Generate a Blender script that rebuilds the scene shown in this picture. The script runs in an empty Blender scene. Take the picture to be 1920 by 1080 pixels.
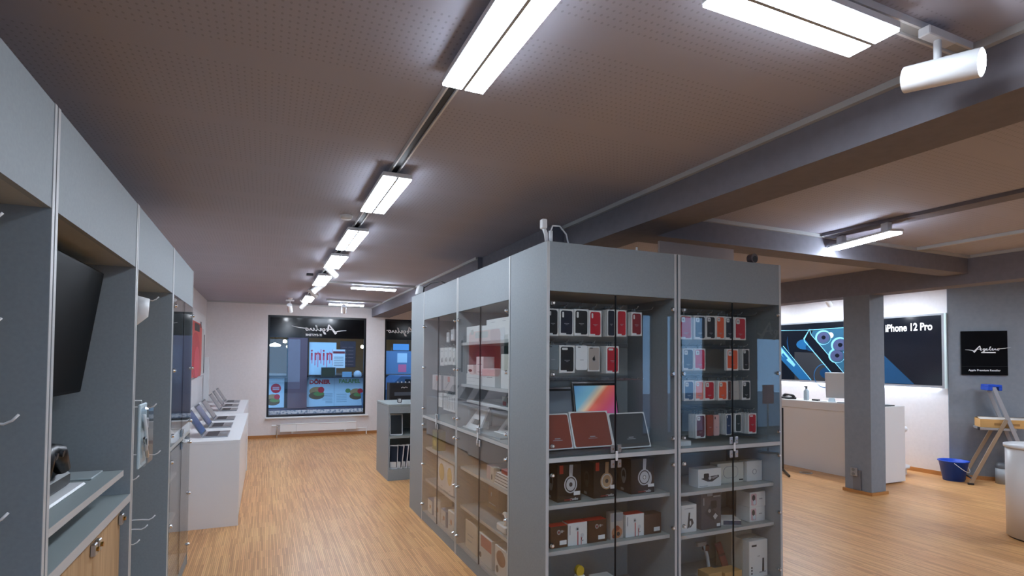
import bpy, math, random
from mathutils import Matrix, Vector, Euler

# ------------------------------------------------------------------ camera, world, exposure
sc = bpy.context.scene
COL = sc.collection
R = math.radians
cam_data = bpy.data.cameras.new('camera')
cam = bpy.data.objects.new('camera', cam_data)
COL.objects.link(cam)
cam_data.sensor_width = 36.0
cam_data.lens = 1037.618 / 1920 * 36.0
cam_data.shift_y = 105.0 / 1920
cam_data.clip_start = 0.02
_r = Vector((0.91327715, -0.40728531, 0.00659723))
_u = Vector((-0.01771075, -0.02352269, 0.99956641))
_f = Vector((0.40695353, 0.91299801, 0.02869606))
cam.matrix_world = Matrix(((_r.x, _u.x, -_f.x, 0), (_r.y, _u.y, -_f.y, 0), (_r.z, _u.z, -_f.z, 1.55), (0, 0, 0, 1)))
sc.camera = cam

w = bpy.data.worlds.new('dusk'); sc.world = w; w.use_nodes = True
_nt = w.node_tree; _nt.nodes.clear()
_bg = _nt.nodes.new('ShaderNodeBackground'); _wo = _nt.nodes.new('ShaderNodeOutputWorld')
_bg.inputs[0].default_value = (0.24, 0.46, 0.80, 1); _bg.inputs[1].default_value = 3.1
_nt.links.new(_bg.outputs[0], _wo.inputs[0])

PANEL = 36.0      # radiance of the ceiling light panels
TUBE = 64.0      # radiance of the slim fluorescent fixtures
sc.view_settings.view_transform = 'Standard'
sc.view_settings.look = 'None'
sc.view_settings.gamma = 1.0
sc.view_settings.exposure = 0.38
sc.view_settings.use_curve_mapping = False
sc.cycles.max_bounces = 10
sc.cycles.diffuse_bounces = 5
sc.cycles.transparent_max_bounces = 40
sc.cycles.caustics_reflective = False
sc.cycles.caustics_refractive = False

# ------------------------------------------------------------------ materials
def lin(c):
    c = c / 255.0
    return c / 12.92 if c <= 0.04045 else ((c + 0.055) / 1.055) ** 2.4
def C(r, g, b): return (lin(r), lin(g), lin(b), 1.0)
_M = {}
def mat(name, col=(200, 200, 200), rough=0.5, metal=0.0, emit=0.0, spec=0.5, coat=0.0):
    if name in _M: return _M[name]
    m = bpy.data.materials.new(name); m.use_nodes = True
    p = m.node_tree.nodes['Principled BSDF']
    c = C(*col)
    p.inputs['Base Color'].default_value = c
    p.inputs['Roughness'].default_value = rough
    p.inputs['Metallic'].default_value = metal
    p.inputs['Specular IOR Level'].default_value = spec
    p.inputs['Coat Weight'].default_value = coat
    if emit:
        p.inputs['Emission Color'].default_value = c
        p.inputs['Emission Strength'].default_value = emit
    _M[name] = m
    return m
def nodes(m): return m.node_tree.nodes, m.node_tree.links
def noisy(name, c1, c2, scale, rough=0.5, bump=0.0, stretch=(1, 1, 1), spec=0.5):
    if name in _M: return _M[name]
    m = mat(name, c1, rough, spec=spec); N, L = nodes(m); p = N['Principled BSDF']
    tc = N.new('ShaderNodeTexCoord'); mp = N.new('ShaderNodeMapping'); mp.inputs['Scale'].default_value = stretch
    no = N.new('ShaderNodeTexNoise'); no.inputs['Scale'].default_value = scale; no.inputs['Detail'].default_value = 6
    rp = N.new('ShaderNodeValToRGB'); rp.color_ramp.elements[0].color = C(*c1); rp.color_ramp.elements[1].color = C(*c2)
    rp.color_ramp.elements[0].position = 0.3; rp.color_ramp.elements[1].position = 0.7
    L.new(tc.outputs['Object'], mp.inputs[0]); L.new(mp.outputs[0], no.inputs['Vector'])
    L.new(no.outputs['Fac'], rp.inputs[0]); L.new(rp.outputs[0], p.inputs['Base Color'])
    if bump:
        b = N.new('ShaderNodeBump'); b.inputs['Strength'].default_value = bump; b.inputs['Distance'].default_value = 0.002
        L.new(no.outputs['Fac'], b.inputs['Height']); L.new(b.outputs[0], p.inputs['Normal'])
    return m
def math_node(N, L, op, a, b=None, v=None):
    n = N.new('ShaderNodeMath'); n.operation = op
    L.new(a, n.inputs[0])
    if b is not None: L.new(b, n.inputs[1])
    if v is not None: n.inputs[1].default_value = v
    return n.outputs[0]
def glass(name, base=0.05, gain=0.6, tint=(0.97, 0.985, 0.985)):
    if name in _M: return _M[name]
    m = bpy.data.materials.new(name); m.use_nodes = True; N, L = nodes(m); N.clear()
    o = N.new('ShaderNodeOutputMaterial'); mx = N.new('ShaderNodeMixShader')
    t = N.new('ShaderNodeBsdfTransparent'); t.inputs[0].default_value = (*tint, 1)
    g = N.new('ShaderNodeBsdfGlossy'); g.inputs['Roughness'].default_value = 0.0
    lw = N.new('ShaderNodeLayerWeight'); lw.inputs[0].default_value = 0.5
    a = math_node(N, L, 'POWER', lw.outputs['Facing'], v=4.0)
    a = math_node(N, L, 'MULTIPLY', a, v=gain)
    a = math_node(N, L, 'ADD', a, v=base)
    L.new(a, mx.inputs[0]); L.new(t.outputs[0], mx.inputs[1]); L.new(g.outputs[0], mx.inputs[2]); L.new(mx.outputs[0], o.inputs[0])
    _M[name] = m
    return m
def emitter(name, col, strength):
    if name in _M: return _M[name]
    m = bpy.data.materials.new(name); m.use_nodes = True; N, L = nodes(m); N.clear()
    o = N.new('ShaderNodeOutputMaterial'); e = N.new('ShaderNodeEmission')
    e.inputs[0].default_value = C(*col); e.inputs[1].default_value = strength
    L.new(e.outputs[0], o.inputs[0]); _M[name] = m
    return m

def floor_material():
    m = mat('bamboo_parquet', (196, 140, 84), 0.36); N, L = nodes(m); p = N['Principled BSDF']
    tc = N.new('ShaderNodeTexCoord'); mp = N.new('ShaderNodeMapping')
    mp.inputs['Rotation'].default_value = (0, 0, R(90))
    br = N.new('ShaderNodeTexBrick')
    br.inputs['Color1'].default_value = C(224, 170, 112); br.inputs['Color2'].default_value = C(188, 132, 82)
    br.inputs['Mortar'].default_value = C(130, 84, 44)
    br.inputs['Scale'].default_value = 1.0; br.inputs['Mortar Size'].default_value = 0.0008
    br.inputs['Brick Width'].default_value = 0.42; br.inputs['Row Height'].default_value = 0.013
    br.offset = 0.37; br.inputs['Bias'].default_value = -0.15
    no = N.new('ShaderNodeTexNoise'); no.inputs['Scale'].default_value = 1.3; no.inputs['Detail'].default_value = 4
    mp2 = N.new('ShaderNodeMapping'); mp2.inputs['Scale'].default_value = (60, 1.5, 1)
    n2 = N.new('ShaderNodeTexNoise'); n2.inputs['Scale'].default_value = 1.0; n2.inputs['Detail'].default_value = 3
    mx = N.new('ShaderNodeMixRGB'); mx.blend_type = 'OVERLAY'; mx.inputs[0].default_value = 0.35
    mx2 = N.new('ShaderNodeMixRGB'); mx2.blend_type = 'OVERLAY'; mx2.inputs[0].default_value = 0.25
    L.new(tc.outputs['Object'], mp.inputs[0]); L.new(mp.outputs[0], br.inputs['Vector'])
    L.new(tc.outputs['Object'], mp2.inputs[0]); L.new(mp2.outputs[0], n2.inputs['Vector']); L.new(tc.outputs['Object'], no.inputs['Vector'])
    L.new(br.outputs[0], mx.inputs[1]); L.new(n2.outputs['Fac'], mx.inputs[2])
    L.new(mx.outputs[0], mx2.inputs[1]); L.new(no.outputs['Fac'], mx2.inputs[2]); L.new(mx2.outputs[0], p.inputs['Base Color'])
    return m

def ceiling_material():
    m = mat('perforated_ceiling', (136, 126, 128), 0.8, spec=0.25); N, L = nodes(m); p = N['Principled BSDF']
    tc = N.new('ShaderNodeTexCoord'); sp = N.new('ShaderNodeSeparateXYZ'); L.new(tc.outputs['Object'], sp.inputs[0])
    def cell(out, period):
        a = math_node(N, L, 'DIVIDE', out, v=period); a = math_node(N, L, 'FRACT', a)
        a = math_node(N, L, 'SUBTRACT', a, v=0.5); return math_node(N, L, 'ABSOLUTE', a)
    dx = cell(sp.outputs[0], 0.024); dy = cell(sp.outputs[1], 0.034)
    d = math_node(N, L, 'ADD', math_node(N, L, 'POWER', dx, v=2.0), math_node(N, L, 'POWER', dy, v=2.0))
    dot = math_node(N, L, 'LESS_THAN', d, v=0.03)
    band = math_node(N, L, 'GREATER_THAN', cell(sp.outputs[1], 0.62), v=0.10)
    f = math_node(N, L, 'MULTIPLY', dot, band)
    f = math_node(N, L, 'MULTIPLY', f, v=0.30)
    no = N.new('ShaderNodeTexNoise'); no.inputs['Scale'].default_value = 0.7; L.new(tc.outputs['Object'], no.inputs['Vector'])
    base = N.new('ShaderNodeMixRGB'); base.inputs[1].default_value = C(172, 172, 184); base.inputs[2].default_value = C(181, 181, 194)
    L.new(no.outputs['Fac'], base.inputs[0])
    mx = N.new('ShaderNodeMixRGB'); mx.inputs[2].default_value = C(96, 92, 96)
    L.new(f, mx.inputs[0]); L.new(base.outputs[0], mx.inputs[1]); L.new(mx.outputs[0], p.inputs['Base Color'])
    return m

GREY = noisy('grey_laminate', (140, 148, 152), (146, 154, 158), 90, 0.55, spec=0.3)
GREYIN = noisy('grey_laminate_inside', (160, 163, 160), (166, 169, 166), 90, 0.5)
EDGE = mat('light_grey_edge', (186, 188, 188), 0.4)
SHELF = mat('shelf_grey', (150, 160, 160), 0.4)
CHROME = mat('chrome', (215, 215, 215), 0.16, 1.0)
STEEL = mat('brushed_steel', (190, 192, 194), 0.35, 1.0)
WHITE = mat('white_plastic', (228, 229, 230), 0.4)
WALLW = noisy('white_wall_paint', (226, 222, 222), (231, 227, 227), 30, 0.8, spec=0.2)
WALLG = noisy('grey_wall_paint', (128, 134, 142), (134, 140, 148), 20, 0.8, spec=0.2)
BEAM = noisy('taupe_beam_paint', (124, 122, 130), (130, 128, 136), 20, 0.8, spec=0.2)
WOOD = noisy('oak_trim', (170, 115, 62), (190, 134, 78), 4, 0.45, stretch=(30, 1.5, 30))
OAK = noisy('oak_door', (168, 134, 96), (200, 168, 128), 3, 0.5, stretch=(14, 14, 1.2))
BLACK = mat('black_plastic', (14, 14, 16), 0.35)
DARK = mat('dark_grey_plastic', (48, 50, 54), 0.45)
GLASS = glass('clear_glass', .045, .8)
PAPER = mat('white_card', (222, 222, 220), 0.5)
FILL_LIT = emitter('added_fill_panel', (228, 240, 255), 74.0)  # stronger glow, only for panels added out of view
PANEL_LIT = emitter('lit_panel', (228, 240, 255), PANEL)
TUBE_LIT = emitter('lit_tube', (222, 236, 255), TUBE)

# ------------------------------------------------------------------ mesh building
class MB:
    """Collects shapes and links them as ONE mesh object."""
    def __init__(s): s.v = []; s.f = []; s.m = []; s.T = Matrix.Identity(4); s.mats = []; s.smooth = set()
    def mi(s, m):
        if m is None: return 0
        if m not in s.mats: s.mats.append(m)
        return s.mats.index(m)
    def add(s, vs, fs, m=None, smooth=False):
        o = len(s.v); k = s.mi(m)
        for p in vs: s.v.append(s.T @ Vector(p))
        for f in fs:
            if smooth: s.smooth.add(len(s.f))
            s.f.append([o + i for i in f]); s.m.append(k)
        return s
    def box(s, x0, x1, y0, y1, z0, z1, m=None, b=0.0):
        if x0 > x1: x0, x1 = x1, x0
        if y0 > y1: y0, y1 = y1, y0
        if z0 > z1: z0, z1 = z1, z0
        b = min(b, (x1 - x0) * .45, (y1 - y0) * .45, (z1 - z0) * .45)
        if b <= 0:
            vs = [(x0, y0, z0), (x1, y0, z0), (x1, y1, z0), (x0, y1, z0), (x0, y0, z1), (x1, y0, z1), (x1, y1, z1), (x0, y1, z1)]
            return s.add(vs, [(0, 3, 2, 1), (4, 5, 6, 7), (0, 1, 5, 4), (1, 2, 6, 5), (2, 3, 7, 6), (3, 0, 4, 7)], m)
        vs = []; idx = {}
        for i in (0, 1):
            for j in (0, 1):
                for k in (0, 1):
                    X = (x0, x1)[i]; Y = (y0, y1)[j]; Z = (z0, z1)[k]
                    dx = b if i == 0 else -b; dy = b if j == 0 else -b; dz = b if k == 0 else -b
                    idx[i, j, k, 'x'] = len(vs); vs.append((X, Y + dy, Z + dz))
                    idx[i, j, k, 'y'] = len(vs); vs.append((X + dx, Y, Z + dz))
                    idx[i, j, k, 'z'] = len(vs); vs.append((X + dx, Y + dy, Z))
        g = lambda i, j, k, a: idx[i, j, k, a]
        fs = [(g(0,0,0,'x'), g(0,0,1,'x'), g(0,1,1,'x'), g(0,1,0,'x')), (g(1,0,0,'x'), g(1,1,0,'x'), g(1,1,1,'x'), g(1,0,1,'x')),
              (g(0,0,0,'y'), g(1,0,0,'y'), g(1,0,1,'y'), g(0,0,1,'y')), (g(0,1,0,'y'), g(0,1,1,'y'), g(1,1,1,'y'), g(1,1,0,'y')),
              (g(0,0,0,'z'), g(0,1,0,'z'), g(1,1,0,'z'), g(1,0,0,'z')), (g(0,0,1,'z'), g(1,0,1,'z'), g(1,1,1,'z'), g(0,1,1,'z'))]
        for i in (0, 1):
            for j in (0, 1):
                fs.append((g(i,j,0,'x'), g(i,j,1,'x'), g(i,j,1,'y'), g(i,j,0,'y')))
                fs.append((g(i,0,j,'x'), g(i,1,j,'x'), g(i,1,j,'z'), g(i,0,j,'z')))
                fs.append((g(0,i,j,'y'), g(1,i,j,'y'), g(1,i,j,'z'), g(0,i,j,'z')))
                for k in (0, 1): fs.append((g(i,j,k,'x'), g(i,j,k,'y'), g(i,j,k,'z')))
        return s.add(vs, fs, m)
    def cyl(s, p0, p1, r0, r1=None, m=None, n=16, caps=True):
        r1 = r0 if r1 is None else r1
        p0 = Vector(p0); p1 = Vector(p1); d = (p1 - p0).normalized()
        a = d.orthogonal().normalized(); c = d.cross(a)
        vs = []
        for p, r in ((p0, r0), (p1, r1)):
            for i in range(n):
                t = 2 * math.pi * i / n; vs.append(p + a * (r * math.cos(t)) + c * (r * math.sin(t)))
        s.add(vs, [(i, (i + 1) % n, n + (i + 1) % n, n + i) for i in range(n)], m, True)
        if caps:
            s.add(vs[:n], [tuple(range(n))[::-1]], m); s.add(vs[n:], [tuple(range(n))], m)
        return s
    def tube(s, pts, r, m=None, n=8):
        pts = [Vector(p) for p in pts]; rings = []; prev = None
        for i, p in enumerate(pts):
            d = (pts[min(i + 1, len(pts) - 1)] - pts[max(i - 1, 0)]).normalized()
            a = (prev - d * prev.dot(d)).normalized() if prev is not None and (prev - d * prev.dot(d)).length > 1e-6 else d.orthogonal().normalized()
            prev = a; c = d.cross(a)
            rr = r[i] if isinstance(r, (list, tuple)) else r
            rings.append([p + a * (rr * math.cos(2 * math.pi * k / n)) + c * (rr * math.sin(2 * math.pi * k / n)) for k in range(n)])
        vs = [q for g in rings for q in g]; fs = []
        for i in range(len(pts) - 1):
            for k in range(n): fs.append((i * n + k, i * n + (k + 1) % n, (i + 1) * n + (k + 1) % n, (i + 1) * n + k))
        fs.append(tuple(range(n))[::-1]); fs.append(tuple((len(pts) - 1) * n + k for k in range(n)))
        return s.add(vs, fs, m, True)
    def lathe(s, prof, c=(0, 0, 0), m=None, n=24):
        vs = []; fs = []
        for r, z in prof:
            for k in range(n):
                t = 2 * math.pi * k / n; vs.append((c[0] + r * math.cos(t), c[1] + r * math.sin(t), c[2] + z))
        for i in range(len(prof) - 1):
            for k in range(n): fs.append((i * n + k, i * n + (k + 1) % n, (i + 1) * n + (k + 1) % n, (i + 1) * n + k))
        return s.add(vs, fs, m, True)
    def poly(s, pts, y0, y1, m=None):
        """outline in x,z extruded from y0 (front) to y1"""
        n = len(pts)
        vs = [(x, y0, z) for x, z in pts] + [(x, y1, z) for x, z in pts]
        return s.add(vs, [tuple(range(n)), tuple(range(n, 2 * n))[::-1]] + [(i, n + i, n + (i + 1) % n, (i + 1) % n) for i in range(n)], m)
    def rrect(s, cx, cz, w, h, r, y0, y1, m=None, n=5):
        pts = []
        for (sx, sz, a0) in ((1, -1, -90), (1, 1, 0), (-1, 1, 90), (-1, -1, 180)):
            for k in range(n):
                a = R(a0 + 90 * k / (n - 1)); pts.append((cx + sx * (w / 2 - r) + r * math.cos(a), cz + sz * (h / 2 - r) + r * math.sin(a)))
        return s.poly(pts, y0, y1, m)
    def disc(s, cx, cz, rx, rz, y0, y1, m=None, n=20):
        return s.poly([(cx + rx * math.cos(2 * math.pi * k / n), cz + rz * math.sin(2 * math.pi * k / n)) for k in range(n)], y0, y1, m)
    def ring(s, cx, cz, r1, r0, y0, y1, m=None, n=24, sz=1.0):
        for k in range(n):
            a = 2 * math.pi * k / n; b = 2 * math.pi * (k + 1) / n
            s.poly([(cx + r1 * math.cos(a), cz + r1 * sz * math.sin(a)), (cx + r1 * math.cos(b), cz + r1 * sz * math.sin(b)),
                    (cx + r0 * math.cos(b), cz + r0 * sz * math.sin(b)), (cx + r0 * math.cos(a), cz + r0 * sz * math.sin(a))], y0, y1, m)
        return s
    def ribbon(s, pts, wd, y0, y1, m=None):
        """flat brush stroke in the x,z plane"""
        n = len(pts); L = []; Q = []
        for i, p in enumerate(pts):
            a = pts[max(i - 1, 0)]; b = pts[min(i + 1, n - 1)]
            dx, dz = b[0] - a[0], b[1] - a[1]; q = math.hypot(dx, dz) or 1
            ww = (wd[i] if isinstance(wd, (list, tuple)) else wd) / 2
            L.append((p[0] - dz / q * ww, p[1] + dx / q * ww)); Q.append((p[0] + dz / q * ww, p[1] - dx / q * ww))
        for i in range(n - 1): s.poly([L[i], Q[i], Q[i + 1], L[i + 1]], y0, y1, m)
        return s
    def text(s, body, x, z, size, y, m=None, th=0.0006, bold=0.0, align='CENTER', shear=0.0, mirror=False):
        cu = bpy.data.curves.new('t', 'FONT'); cu.body = body; cu.size = size; cu.align_x = align; cu.align_y = 'CENTER'
        cu.extrude = th / 2; cu.offset = bold; cu.shear = shear; cu.resolution_u = 3
        ob = bpy.data.objects.new('t', cu); me = ob.to_mesh()
        k = -1 if mirror else 1
        vs = [(x + k * p.co.x, y - p.co.z, z + p.co.y) for p in me.vertices]
        fs = [tuple(q.vertices) for q in me.polygons]
        ob.to_mesh_clear(); bpy.data.objects.remove(ob); bpy.data.curves.remove(cu)
        return s.add(vs, fs, m)
    def build(s, name, m=None, parent=None, loc=None, rot=0.0):
        """link the collected shapes as one object; its origin goes to the base centre"""
        xs = [p.x for p in s.v]; ys = [p.y for p in s.v]; zs = [p.z for p in s.v]
        c = Vector(((min(xs) + max(xs)) / 2, (min(ys) + max(ys)) / 2, min(zs)))
        me = bpy.data.meshes.new(name); me.from_pydata([p - c for p in s.v], [], s.f)
        mats = list(s.mats)
        if m is not None:
            if not mats: mats = [m]
        for q in mats: me.materials.append(q)
        for i, p in enumerate(me.polygons):
            p.material_index = s.m[i] if s.mats else 0
            p.use_smooth = i in s.smooth
        o = bpy.data.objects.new(name, me); COL.objects.link(o)
        if parent is not None:
            o.parent = parent; o.location = c - ORG.get(parent.name, Vector())
            ORG[o.name] = c
        else:
            o.location = c; ORG[o.name] = c
        return o
ORG = {}
def thing(name, label, cat, loc=(0, 0, 0), rotz=0.0, group=None):
    """an Empty at the thing's base; its parts are built in its own local frame"""
    o = bpy.data.objects.new(name, None); o.empty_display_size = 0.05; COL.objects.link(o)
    o.location = loc; o.rotation_euler = (0, 0, rotz); ORG[o.name] = Vector((0, 0, 0))
    return tag(o, label, cat, group)
def tag(o, label, cat, group=None):
    o['label'] = label; o['category'] = cat
    if group: o['group'] = group
    return o
def struct(o): o['kind'] = 'structure'; return o
def stuff(o): o['kind'] = 'stuff'; return o
def place(o, loc, rotz=0.0, rotx=0.0):
    """move a top-level mesh built about the origin"""
    o.location = loc; o.rotation_euler = (rotx, 0, rotz); return o
def dup(root, loc=None, rotz=None, label=None, group=None):
    """a copy of a thing with copies of its parts and sub-parts"""
    r = root.copy(); COL.objects.link(r)
    if loc is not None: r.location = loc
    if rotz is not None: r.rotation_euler = (0, 0, rotz)
    if label: r['label'] = label
    if group: r['group'] = group
    for ch in list(root.children):
        c = ch.copy(); COL.objects.link(c); c.parent = r
        for g in list(ch.children):
            d = g.copy(); COL.objects.link(d); d.parent = c
    return r
# ------------------------------------------------------------------ the setting
CEIL = 2.63
FAR = 11.8
def sbox(name, x0, x1, y0, y1, z0, z1, m, b=0.0): return struct(MB().box(x0, x1, y0, y1, z0, z1, None, b).build(name, m))
sbox('floor', -1.3, 11.8, -3.4, 12.1, -0.06, 0.0, floor_material())
sbox('ceiling', -1.3, 11.8, -3.4, 12.1, CEIL, CEIL + 0.08, ceiling_material())
sbox('wall_left', -1.12, -1.02, -3.2, FAR, 0, CEIL, WALLW)
# far wall with two shop windows
W1 = (0.04, 1.925, 0.40, 2.40); W2 = (2.31, 4.20, 0.40, 2.40)
mb = MB()
for x0, x1, z0, z1 in ((-1.12, W1[0], 0, CEIL), (W1[1], W2[0], 0, CEIL), (W2[1], 8.6, 0, CEIL), (W1[0], W1[1], 0, .40), (W2[0], W2[1], 0, .40),
                       (W1[0], W1[1], 2.40, CEIL), (W2[0], W2[1], 2.40, CEIL)):
    mb.box(x0, x1, FAR, FAR + 0.25, z0, z1)
struct(mb.build('wall_far', WALLW))
sbox('wall_right', 8.52, 8.62, 4.47, FAR, 0, CEIL, WALLW)
mb = MB(); a = Vector((8.5, 4.47)); d = Vector((.639, -.769)); n = Vector((.769, .639)); e = a + d * 4.69
q = [a, e, e + n * .12, a + n * .12]
mb.add([(p.x, p.y, 0) for p in q] + [(p.x, p.y, CEIL) for p in q], [(3, 2, 1, 0), (4, 5, 6, 7), (0, 1, 5, 4), (1, 2, 6, 5), (2, 3, 7, 6), (3, 0, 4, 7)])
struct(mb.build('wall_diagonal', WALLG))
sbox('wall_side', 11.5, 11.6, -3.2, .9, 0, CEIL, WALLG)
# wall behind the viewer: shopfront windows onto the dusky street
FY = -3.2
FW = ((-0.6, 1.5), (6.55, 6.79), (7.14, 7.28), (7.47, 8.12), (9.50, 10.9))
mb = MB(); xs = [-1.12]
for x0, x1 in FW: xs += [x0, x1]
xs.append(11.6)
for i in range(0, len(xs), 2): mb.box(xs[i], xs[i + 1], FY - .08, FY, 0, CEIL)
for x0, x1 in FW: mb.box(x0, x1, FY - .08, FY, 0, .12); mb.box(x0, x1, FY - .08, FY, 2.46, CEIL)
struct(mb.build('wall_front', WALLG))
# beams
mb = MB().box(2.19, 2.50, FY, 3.9, 2.43, CEIL); mb.box(2.08, 2.50, 3.9, 5.45, 2.41, CEIL); mb.box(2.03, 2.40, 5.45, FAR, 2.43, CEIL)
struct(mb.build('beam_1', BEAM))
struct(MB().box(2.50, 6.45, 3.2, 3.42, 2.45, CEIL).build('beam_2', BEAM))
mb = MB().box(6.45, 6.71, 1.0, FAR, 2.345, CEIL)
struct(mb.build('beam_3', BEAM))
struct(MB().box(6.45, 6.71, 4.2, 4.52, 0, 2.345).build('column', WALLG))
mb = MB()
for x0, x1, y0, y1 in ((6.43, 6.73, 4.18, 4.2), (6.43, 6.45, 4.2, 4.54), (6.71, 6.73, 4.2, 4.54), (6.45, 6.71, 4.52, 4.54)): mb.box(x0, x1, y0, y1, 0, .035)
struct(mb.build('baseboard_column', WOOD))
# light trim strips between ceiling and beams
def strip(name, x0, x1, y0, y1, z0=CEIL - .028): return struct(MB().box(x0, x1, y0, y1, z0, CEIL - .0005).build(name, EDGE))
strip('trim_1', 2.165, 2.19, FY, 3.9)
strip('trim_2', 2.005, 2.03, 5.45, FAR - .03)
strip('trim_3', 2.50, 6.45, 3.175, 3.20)
strip('trim_4', 6.425, 6.45, 1.0, 3.17)
strip('trim_5', .74, 2.0, 8.0, 8.06); strip('trim_6', 1.0, 2.0, 10.5, 10.56)
strip('trim_7', 5.56, 5.60, FY, 3.17)
struct(MB().box(-1.01, 2.0, FAR - .025, FAR, CEIL - .025, CEIL - .0005).build('trim_8', EDGE))
# baseboards
struct(MB().box(-1.02, 8.52, FAR - .015, FAR, 0, .055).build('baseboard_far', WOOD))
struct(MB().box(-1.02, -1.005, 4.9, FAR - .02, 0, .055).build('baseboard_left', WOOD))
struct(MB().box(8.505, 8.52, 4.49, FAR - .02, 0, .055).build('baseboard_right', WOOD))
mb = MB(); q = [a - n * .012, e - n * .012, e, a]
mb.add([(p.x, p.y, 0) for p in q] + [(p.x, p.y, .05) for p in q], [(3, 2, 1, 0), (4, 5, 6, 7), (0, 1, 5, 4), (1, 2, 6, 5), (2, 3, 7, 6), (3, 0, 4, 7)])
struct(mb.build('baseboard_diagonal', WOOD))

# ------------------------------------------------------------------ windows
INK = mat('black_window_film', (7, 8, 11), 0.12)
FRAME = mat('black_frame', (10, 11, 14), 0.3)
SIGNW = mat('white_lettering', (235, 235, 235), 0.5)
FROST = noisy('frosted_film', (196, 206, 214), (150, 170, 190), 14, 0.6)
def frosted():
    m = bpy.data.materials.new('frosted_band'); m.use_nodes = True; N, L = nodes(m); p = N['Principled BSDF']; o = N['Material Output']
    tc = N.new('ShaderNodeTexCoord'); no = N.new('ShaderNodeTexNoise'); no.inputs['Scale'].default_value = 22; no.inputs['Detail'].default_value = 3
    rp = N.new('ShaderNodeValToRGB'); rp.color_ramp.elements[0].position = .38; rp.color_ramp.elements[0].color = C(150, 172, 190); rp.color_ramp.elements[1].position = .5; rp.color_ramp.elements[1].color = C(244, 248, 250)
    t = N.new('ShaderNodeBsdfTranslucent'); mx = N.new('ShaderNodeMixShader'); mx.inputs[0].default_value = .6
    L.new(tc.outputs['Object'], no.inputs['Vector']); L.new(no.outputs['Fac'], rp.inputs[0]); L.new(rp.outputs[0], p.inputs['Base Color']); L.new(rp.outputs[0], t.inputs[0])
    L.new(p.outputs[0], mx.inputs[1]); L.new(t.outputs[0], mx.inputs[2]); L.new(mx.outputs[0], o.inputs[0]); return m
FROSTED = frosted()
def script_logo(mb, x, z, s, y, m, mirror=False):
    k = -1 if mirror else 1
    P = lambda pts: [(x + k * s * px, z + s * pz) for px, pz in pts]
    S = lambda ws: [s * q for q in ws]
    def st(pts, wd): mb.ribbon(P(pts), S([q * 1.3 for q in wd]) if isinstance(wd, (list, tuple)) else s * wd * 1.3, y - .0012, y, m)
    st([(-3.4, .62), (-2.2, .55), (-1.2, .38), (-.5, .1)], [.06, .12, .18, .2])
    st([(-.7, -.35), (-.2, .25), (.5, 1.2), (1.15, 2.05), (1.3, 2.1)], [.5, .42, .3, .2, .12])
    st([(1.3, 2.1), (1.35, 1.2), (1.45, .5), (1.75, .3)], [.14, .34, .3, .12])
    st([(.2, .75), (1.0, .85), (1.9, .95)], .16)
    st([(2.75, 1.0), (2.35, 1.0), (2.15, .6), (2.4, .35), (2.75, .65), (2.85, 1.0), (2.65, .2), (2.3, -.45), (1.95, -.5), (2.1, -.15), (2.9, .4)], [.15, .2, .22, .2, .2, .24, .24, .2, .14, .1, .1])
    st([(2.9, .4), (3.4, .75), (3.45, 1.05), (3.15, 1.0), (3.1, .6), (3.4, .38), (3.9, .6)], [.1, .15, .18, .2, .22, .18, .12])
    st([(3.9, .6), (4.5, 1.5), (4.6, 1.85), (4.35, 1.7), (4.2, .7), (4.4, .38), (4.8, .6)], [.12, .16, .16, .2, .24, .18, .12])
    st([(4.8, .6), (5.2, .85), (5.2, 1.1), (4.95, 1.0), (4.95, .6), (5.2, .4), (5.6, .6), (5.85, 1.05), (5.95, .95), (6.1, .5), (6.4, .55)], [.12, .16, .17, .2, .2, .18, .16, .2, .2, .18, .12])
    st([(6.9, 1.05), (6.55, .95), (6.5, .55), (6.85, .4), (7.1, .75), (6.95, 1.1), (7.4, 1.0), (8.8, 1.15), (10.6, 1.55)], [.2, .2, .22, .2, .2, .16, .16, .14, .05])
def shop_window(k, W):
    x0, x1, z0, z1 = W; y0, y1 = FAR + .03, FAR + .11
    mb = MB(); t = .038
    mb.box(x0, x0 + t, y0, y1, z0, z1); mb.box(x1 - t, x1, y0, y1, z0, z1); mb.box(x0 + t, x1 - t, y0, y1, z0, z0 + t * .9); mb.box(x0 + t, x1 - t, y0, y1, z1 - t, z1)
    wi = struct(mb.build('window_%d' % k, FRAME))
    MB().box(x0 + t, x1 - t, y0 + .03, y0 + .042, z0 + t * .9, z1 - t).build('window_pane', glass('window_glass', .035, .6), wi)
    mb = MB().box(x0 + t, x1 - t, y0 + .022, y0 + .0295, 1.965, z1 - t, INK)
    cx = x0 + .70; script_logo(mb, cx + .53 if k == 1 else x0 + .62, 2.085, .075, y0 + .0215, SIGNW, True)
    if k == 1: mb.text('IT-SYSTEME', x0 + .85, 2.025, .062, y0 + .0212, SIGNW, bold=.0015, mirror=True)
    mb.build('window_film', None, wi)
    mb = MB().box(x0 + t, x1 - t, y0 + .022, y0 + .0295, z0 + .048, z0 + .12)
    mb.build('frosted_band', FROSTED, wi)
    s = struct(MB().box(x0 - .02, x1 + .05, FAR - .07, FAR + .03, z0 - .028, z0 - .0005, None, .004).build('sill_%d' % k, WHITE))
shop_window(1, W1); shop_window(2, W2)
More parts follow.
